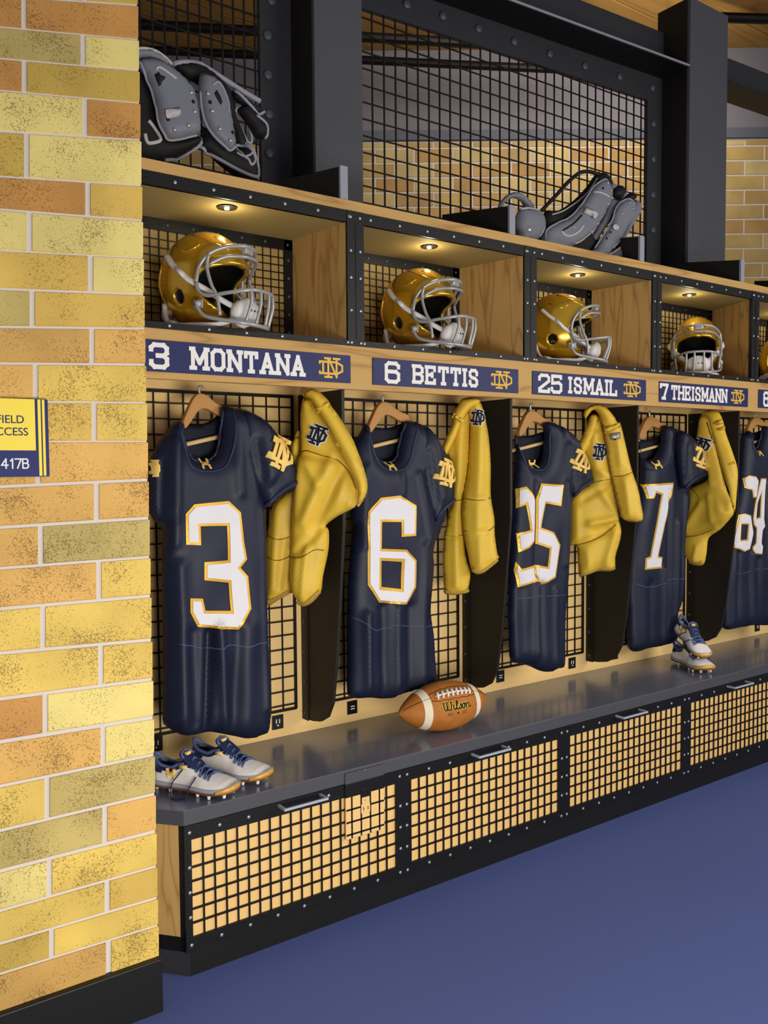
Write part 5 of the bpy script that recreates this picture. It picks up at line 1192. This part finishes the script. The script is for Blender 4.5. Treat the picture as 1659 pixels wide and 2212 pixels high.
# ================================================================== football
def ball():
    c0 = onZ(959, 1578, ZB); r = .092; L = .262/2*1.08
    c = Vector((2.052, 2.487, ZB+r+.0005))
    t = thing('football', 'brown leather football with two white stripes lying on the slate bench', 'football', tuple(c), (0, math.radians(0), math.radians(-4)))
    L = .205; R = r
    def rad(x): u = min(1, abs(x)/L); return R*(1-u**2.0)**.80
    nx, na = 90, 48; mb = MB(); v = []; f = []
    xs_ = [-L+2*L*i/nx for i in range(nx+1)]
    for x in xs_:
        for k in range(na): a = 2*math.pi*k/na; q = max(rad(x), .0004); v.append((x, q*math.cos(a), q*math.sin(a)))
    for i in range(nx):
        for k in range(na): f.append((i*na+k, i*na+(k+1) % na, (i+1)*na+(k+1) % na, (i+1)*na+k))
    f += [tuple(range(na)), tuple(nx*na+k for k in range(na))]
    o = mesh_obj('leather_body', v, f, M_leather, t, True, local=True)
    def sp(x, a, g=0):   # a: angle from straight toward camera (-Y) up to +Z
        q = rad(x)+g; return Vector((x, -q*math.cos(a), q*math.sin(a)))
    def patch(x0, x1, a0, a1, g, nm, mt, n1=14, n2=20, bend=0):
        vv = []; ff = []
        for gg in (g, -.001):
            for i in range(n1+1):
                for j in range(n2+1):
                    a = a0+(a1-a0)*j/n2; x = x0+(x1-x0)*i/n1+bend*math.sin((a-a0)/(a1-a0)*math.pi)
                    vv.append(sp(x, a, gg))
        W_ = n2+1; N_ = (n1+1)*W_
        for i in range(n1):
            for j in range(n2):
                q = (i*W_+j, i*W_+j+1, (i+1)*W_+j+1, (i+1)*W_+j); ff.append(q); ff.append(tuple(N_+w for w in q[::-1]))
        return mesh_obj(nm, vv, ff, mt, t, True, local=True)
    patch(-.128, -.100, -2.6, 2.6, .0012, 'stripe', M_stripe, 4, 60)
    patch(.100, .128, -2.6, 2.6, .0012, 'stripe', M_stripe, 4, 60)
    al = .80
    tubes = MB(); tubes.tube([sp(-.078+.0156*i, al, .002) for i in range(11)], .0035, 8); 
    lc = tubes.obj('lace', M_white, t, True, local=True)
    for i in range(8):
        x = -.072+.0206*i; MB().tube([sp(x-.001, al-.16, .002), sp(x, al-.08, .006), sp(x+.001, al, .007), sp(x+.002, al+.08, .006), sp(x+.003, al+.16, .002)], .0042, 8).obj('cross_lace', M_white, lc, True, local=True)
    # panel seams
    for s_ in (-1, 1): MB().tube([sp(-.19+.38*i/40, al+.0, .0003) for i in range(41) if abs(-.19+.38*i/40) > .088 and (-.19+.38*i/40)*s_ > 0], .0012, 5).obj('seam', M_bk, t, True, local=True)
    for da in (-.27, .27): MB().tube([sp(-.098+.196*i/24, al+da*(1-.35*(2*i/24-1)**4)+.02*math.sin(i*1.3), .0004) for i in range(25)], .0011, 5).obj('seam', M_bk, t, True, local=True)
    # script lettering, wrapped on the ball
    def wrap(strokes, x0, a0, sx, sa, w, g, nm, mt):
        mb = MB()
        for ln in strokes: mb.tube([sp(x0+p.x*sx, a0+p.y*sa, g) for p in crom([(a_, b_, 0) for a_, b_ in ln], 5)], w, 6)
        return mb.obj(nm, mt, t, True, local=True)
    Ws = [[(0, 1.0), (.22, 1.02)], [(.12, 1.0), (.14, .4), (.26, .02), (.42, .1), (.46, .6), (.46, 1.0)], [(.46, .5), (.52, .1), (.68, .0), (.86, .2), (.9, .7), (.86, 1.02)], [(.36, 1.02), (.58, 1.02)], [(.76, 1.02), (.96, 1.02)],
          [(1.1, .6), (1.14, .1), (1.28, .04), (1.38, .2)], [(1.14, .86), (1.17, .88)],
          [(1.38, .2), (1.56, .7), (1.6, 1.0), (1.5, 1.02), (1.44, .6), (1.46, .1), (1.62, .04), (1.74, .2)],
          [(1.74, .2), (1.92, .62), (2.0, .3), (1.9, .02), (1.76, .1)],
          [(2.0, .2), (2.12, .5), (2.3, .6), (2.4, .3), (2.3, .04), (2.14, .06), (2.1, .35), (2.2, .58), (2.5, .5)],
          [(2.56, .6), (2.6, .04)], [(2.58, .4), (2.76, .62), (2.9, .5), (2.92, .1), (3.05, .04), (3.14, .2)]]
    Ws = [[(a_, b_) for a_, b_ in l] for l in Ws]
    a_c = .10
    wrap(Ws, -.066, a_c, .040, .30, .0050, .0002, 'lettering_outline', M_yel)
    wrap(Ws, -.066, a_c, .040, .30, .0031, .0028, 'lettering', M_bk)
    wrap([[(0, 0), (.0, .02), (.02, .0)]], 0, a_c-.17, .04, .3, .0042, .0, 'stamp', M_bk)
    for x in (-.035, .03):
        for dz in (0, -.07): wrap([[(-.35, 0), (.0, .01), (.35, 0)]], x, a_c-.15+dz, .03, .3, .0009, .0003, 'fine_print', M_bk)
ball()

# ================================================================== cleats
def cleat(label, heel, toe, zbase, roll=0, pitch=0, logo=True, lace_loose=True, flip=1, width=1.0, group='white and navy cleats on the bench', Ls=1.0):
    hx, hy = heel; tx_, ty = toe
    L = math.hypot(tx_-hx, ty-hy)*Ls; az = math.atan2(ty-hy, tx_-hx)
    t = thing('cleat', label, 'shoe', (hx, hy, zbase), (roll, -pitch, az), group)
    # local: x heel(0) -> toe(L), y left, z up; sole bottom at z=stud height
    sh = .014; n = 26
    def hw(u): return L*.5*width*(.235+.12*math.sin(min(1, u*1.0)*math.pi*.5+.0)*1.0-.05*math.exp(-((u-.42)/.16)**2)+.02*math.exp(-((u-.72)/.12)**2))*(min(1, (u/.10))**.45 if u < .10 else 1)*((max(0, 1-((u-.80)/.20)**2.2))**.5 if u > .80 else 1)
    def cy(u): return flip*L*.018*math.sin((u-.3)*math.pi)
    def solid(u0, u1, z0f, z1f, grow, nm, mt, par, zc=5):
        vs = []; fs = []; us = [u0+(u1-u0)*(1-math.cos(math.pi*i/n))/2 for i in range(n+1)]; m2 = 8
        for u in us:
            w = max(hw(u)+grow, .0012); a = z0f(u); b = z1f(u)
            ring = [(w*.93, a), (w, a+(b-a)*.3), (w*.98, b), (-w*.98, b), (-w, a+(b-a)*.3), (-w*.93, a)]
            vs += [(u*L, cy(u)+y_, z_) for y_, z_ in ring]
        k = 6
        for i in range(n):
            for j in range(k): fs.append((i*k+j, i*k+(j+1) % k, (i+1)*k+(j+1) % k, (i+1)*k+j))
        fs += [tuple(range(k))[::-1], tuple(n*k+j for j in range(k))]
        return mesh_obj(nm, vs, fs, mt, par, True, local=True)
    spring = lambda u: sh+.010*max(0, (u-.72)/.28)**1.6
    solid(0.004, .996, spring, lambda u: spring(u)+.007, .0015, 'outsole', M_outs, t)
    ms = solid(0.002, .998, lambda u: spring(u)+.007, lambda u: spring(u)+.021+.004*math.exp(-(u/.2)**2), .003, 'midsole', M_sole, t)
    # gold toe plate: band wrapped on the front of the midsole
    vs = []; fs = []; nn = 30
    for i in range(nn+1):
        sgn = -1 if i < nn/2 else 1; q = abs(i-nn/2)/(nn/2); u = .998-(.15)*q**1.5; w = hw(min(u, .998))+.0030
        if q == 0: w = .0
        for g_, dz in ((.0, .006), (.0, .021)): vs.append((u*L+.001, cy(u)+sgn*w, spring(u)+dz-(.006*q*q if dz > .01 else 0)))
    for i in range(nn): fs.append((2*i, 2*i+2, 2*i+3, 2*i+1))
    tp = mesh_obj('toe_plate', vs, fs, M_toe, ms, True, local=True); so = tp.modifiers.new('solid', 'SOLIDIFY'); so.thickness = .003; so.offset = 0
    # upper: height profile along the foot
    def top_z(u):
        pts = [(0, .075), (.05, .082), (.14, .078), (.28, .078), (.40, .098), (.48, .094), (.56, .078), (.66, .062), (.76, .054), (.88, .046), (.95, .036), (1.0, .022)]
        for (a, x), (b, y) in zip(pts, pts[1:]):
            if u <= b: s_ = (u-a)/(b-a); s_ = s_*s_*(3-2*s_); return (x+(y-x)*s_)*L/.285
        return .02
    vs = []; fs = []; m2 = 20; n2 = 34; us = [.004+.992*(1-math.cos(math.pi*i/n2))/2 for i in range(n2+1)]
    open_u = (.06, .42)
    for u in us:
        w = hw(min(u, .997))+.0005; b = spring(u)+.018; h = top_z(u)+sh*.3-b+.018*0
        for j in range(m2+1):
            a = math.pi*j/m2; c_a, s_a = math.cos(a), math.sin(a)
            tp_ = .55 if u < .5 else .75
            y_ = w*(abs(c_a)**tp_)*(1 if c_a > 0 else -1); zz = b+max(h, .004)*(s_a**.85)
            y_ *= 1-.28*(zz-b)/max(h, .004)*(1 if u < .6 else .4)
            vs.append((u*L, cy(u)+y_, zz))
    for i in range(n2):
        for j in range(m2):
            um = (us[i]+us[i+1])/2
            if open_u[0] < um < open_u[1] and 6 <= j < m2-6: continue
            fs.append((i*(m2+1)+j, i*(m2+1)+j+1, (i+1)*(m2+1)+j+1, (i+1)*(m2+1)+j))
    o = mesh_obj('upper', vs, fs, M_shoe, t, True, local=True)
    so = o.modifiers.new('solid', 'SOLIDIFY'); so.thickness = .004; so.offset = -1
    o.data.materials.append(M_snavy)
    for p in o.data.polygons:
        c = p.center; u = c.x/L
        if (u < .50 and c.z > .054+.026*max(0, u-.05)/.4 + (.012 if u < .06 else 0)) or (.44 < u < .74 and abs(c.y-cy(u)) < hw(u)*.42 and c.z > .045): p.material_index = 1
    def U(u, j):   # point on the upper
        w = hw(min(u, .997))+.0005; b = spring(u)+.018; h = max(top_z(u)+sh*.3-b, .004); a = math.pi*j/m2; c_a, s_a = math.cos(a), math.sin(a)
        y_ = w*(abs(c_a)**(.55 if u < .5 else .75))*(1 if c_a > 0 else -1); zz = b+h*(s_a**.85); y_ *= 1-.28*(zz-b)/h*(1 if u < .6 else .4)
        return Vector((u*L, cy(u)+y_, zz))
    # collar roll and heel tab
    ring = [U(.42, 6)]+[U(u, 6)+Vector((0, 0, .006*(1+math.cos(u*12)))) for u in (.34, .26, .18, .12)]+[U(.055, 7)+Vector((0, 0, .012)), U(.03, 10)+Vector((-.002, 0, .022)), U(.055, 13)+Vector((0, 0, .012))]+[U(u, 14)+Vector((0, 0, .006*(1+math.cos(u*12)))) for u in (.12, .18, .26, .34)]+[U(.42, 14)]
    MB().tube(crom(ring, 3), .0055, 8).obj('collar', M_lace, t, True, local=True)
    ring2 = [p+Vector((0, (.002 if p.y > 0 else -.002), -.014)) for p in ring[1:-1]]
    MB().tube(crom(ring2, 3), .0025, 6).obj('collar_piping', M_lace, t, True, local=True)
    # tongue
    mb = MB(); c1 = U(.44, 10); tw = .031*L/.285
    P = [(c1.x+.045, 0, c1.z-.018), (c1.x+.015, 0, c1.z+.002), (c1.x-.010, 0, c1.z+.016), (c1.x-.024, 0, c1.z+.026)]
    v = []; 
    for i, p in enumerate(P):
        for y_ in (-1, -.5, 0, .5, 1): v.append((p[0], cy(.4)+y_*tw*(1 if i < 3 else .75), p[2]-.006*abs(y_)**2))
    f = [(i*5+j, i*5+j+1, (i+1)*5+j+1, (i+1)*5+j) for i in range(3) for j in range(4)]
    o = mesh_obj('tongue', v, f, M_snavy, t, True, local=True); so = o.modifiers.new('solid', 'SOLIDIFY'); so.thickness = .007
    sb = o.modifiers.new('sub', 'SUBSURF'); sb.levels = 1; sb.render_levels = 2
    MB().tube([(c1.x-.004, cy(.4)-tw*.85, c1.z+.008), (c1.x-.016, cy(.4)-tw*.72, c1.z+.018), (c1.x-.020, cy(.4), c1.z+.025), (c1.x-.016, cy(.4)+tw*.72, c1.z+.018), (c1.x-.004, cy(.4)+tw*.85, c1.z+.008)], .004, 8).obj('tongue_edge', M_lace, o, True, local=True)
    MB().box(c1.x-.012, c1.x-.002, cy(.4)-.010, cy(.4)+.010, c1.z+.012, c1.z+.021).obj('tongue_logo', M_gold_e, o, local=True, bevel=.001)
    # laces
    lc = MB()
    ks = [.46, .52, .58, .64, .70]
    for i, u in enumerate(ks):
        u2 = min(.74, u+.05)
        lc.tube(crom([U(u, 5)+Vector((0, 0, .003)), U((u+u2)/2, 10)+Vector((0, 0, .008)), U(u2, 15)+Vector((0, 0, .003))], 4), .0027, 6)
        lc.tube(crom([U(u, 15)+Vector((0, 0, .003)), U((u+u2)/2, 10)+Vector((0, 0, .006)), U(u2, 5)+Vector((0, 0, .003))], 4), .0027, 6)
    lace_o = lc.obj('laces', M_lace, t, True, local=True)
    for j in (4.5, 15.5):
        MB().tube([U(.40, j)+Vector((-.006, 0, .002)), U(.45, j)+Vector((.004, 0, .003))], .0062, 10).obj('eyelet', M_gold_e, lace_o, True, local=True)
    if lace_loose:
        sd = 20 if lace_loose > 0 else 0
        js = [3.5, 2, 1] if sd == 0 else [16.5, 18, 19]
        ysg = 1 if sd == 0 else -1
        q0 = U(.42, js[0]); q1 = U(.38, js[1])+Vector((0, ysg*.008, 0)); q2 = U(.33, js[2])+Vector((0, ysg*.012, -.008)); q3 = Vector((.34*L, q2.y+ysg*.012, .004)); q4 = Vector((.44*L, q3.y+ysg*.02, .003)); q5 = Vector((.56*L, q3.y+ysg*.008, .003))
        MB().tube(crom([q0+Vector((0, 0, .004)), q1, q2, q3, q4, q5], 6), .0019, 6).obj('loose_lace', M_snavy, t, True, local=True)
        r0_ = U(.60, js[0]); r1 = U(.58, js[1])+Vector((0, ysg*.006, 0)); r2 = U(.55, js[2])+Vector((0, ysg*.010, -.008)); r3 = Vector((.52*L, r2.y+ysg*.010, .004)); r4 = Vector((.42*L, r2.y+ysg*.03, .003))
        MB().tube(crom([r0_+Vector((0, 0, .004)), r1, r2, r3, r4], 6), .0019, 6).obj('loose_lace', M_snavy, t, True, local=True)
    if logo:
        for ysg, j0 in ((1, 3.2), (-1, 16.8)):
            mb = MB(); c = U(.28, j0)
            for i, (a, b, c2, d) in enumerate(UA):
                stroke(mb, c.x+a*.030, c.z+b*.028, c.x+c2*.030, c.z+d*.028, .006, lambda p, q, dd: (p, dd, q), c.y+ysg*(.0055)+i*1e-5, c.y-ysg*.002)
            mb.obj('side_logo', M_gold_e, t, local=True)
    st = [(.07, .5), (.07, -.5), (.25, .6), (.25, -.6), (.60, .7), (.60, -.7), (.75, .75), (.75, -.75), (.90, .55), (.90, -.55)]
    for u, s_ in st:
        x, y_ = u*L, cy(u)+s_*hw(u)
        MB().tube([(x, y_, spring(u)-sh+.0005), (x, y_, spring(u)+.001)], [.0042, .0068], 10).obj('stud', M_stud, t, local=True)
    return t
def bz(x, y): p = onZ(x, y, ZB); return (p.x, p.y)
cleat('white and navy cleat beside the brick wall, front one of the pair', (.958, 2.585), (1.098, 2.362), ZB, lace_loose=1, flip=1, Ls=1.12)
cleat('white and navy cleat right behind its mate on the bench end', (1.105, 2.640), (1.255, 2.392), ZB, lace_loose=0, flip=-1, logo=False, Ls=1.03)
cleat('white and navy cleat at the bottom of the stacked pair under the number seven jersey', (3.712, 2.655), (3.588, 2.385), ZB, lace_loose=0, flip=1, logo=False)
cleat('white and navy cleat resting on top of the stacked pair under the mesh locker', (3.702, 2.640), (3.598, 2.40), ZB+.160, pitch=-math.radians(24), lace_loose=1, flip=1)
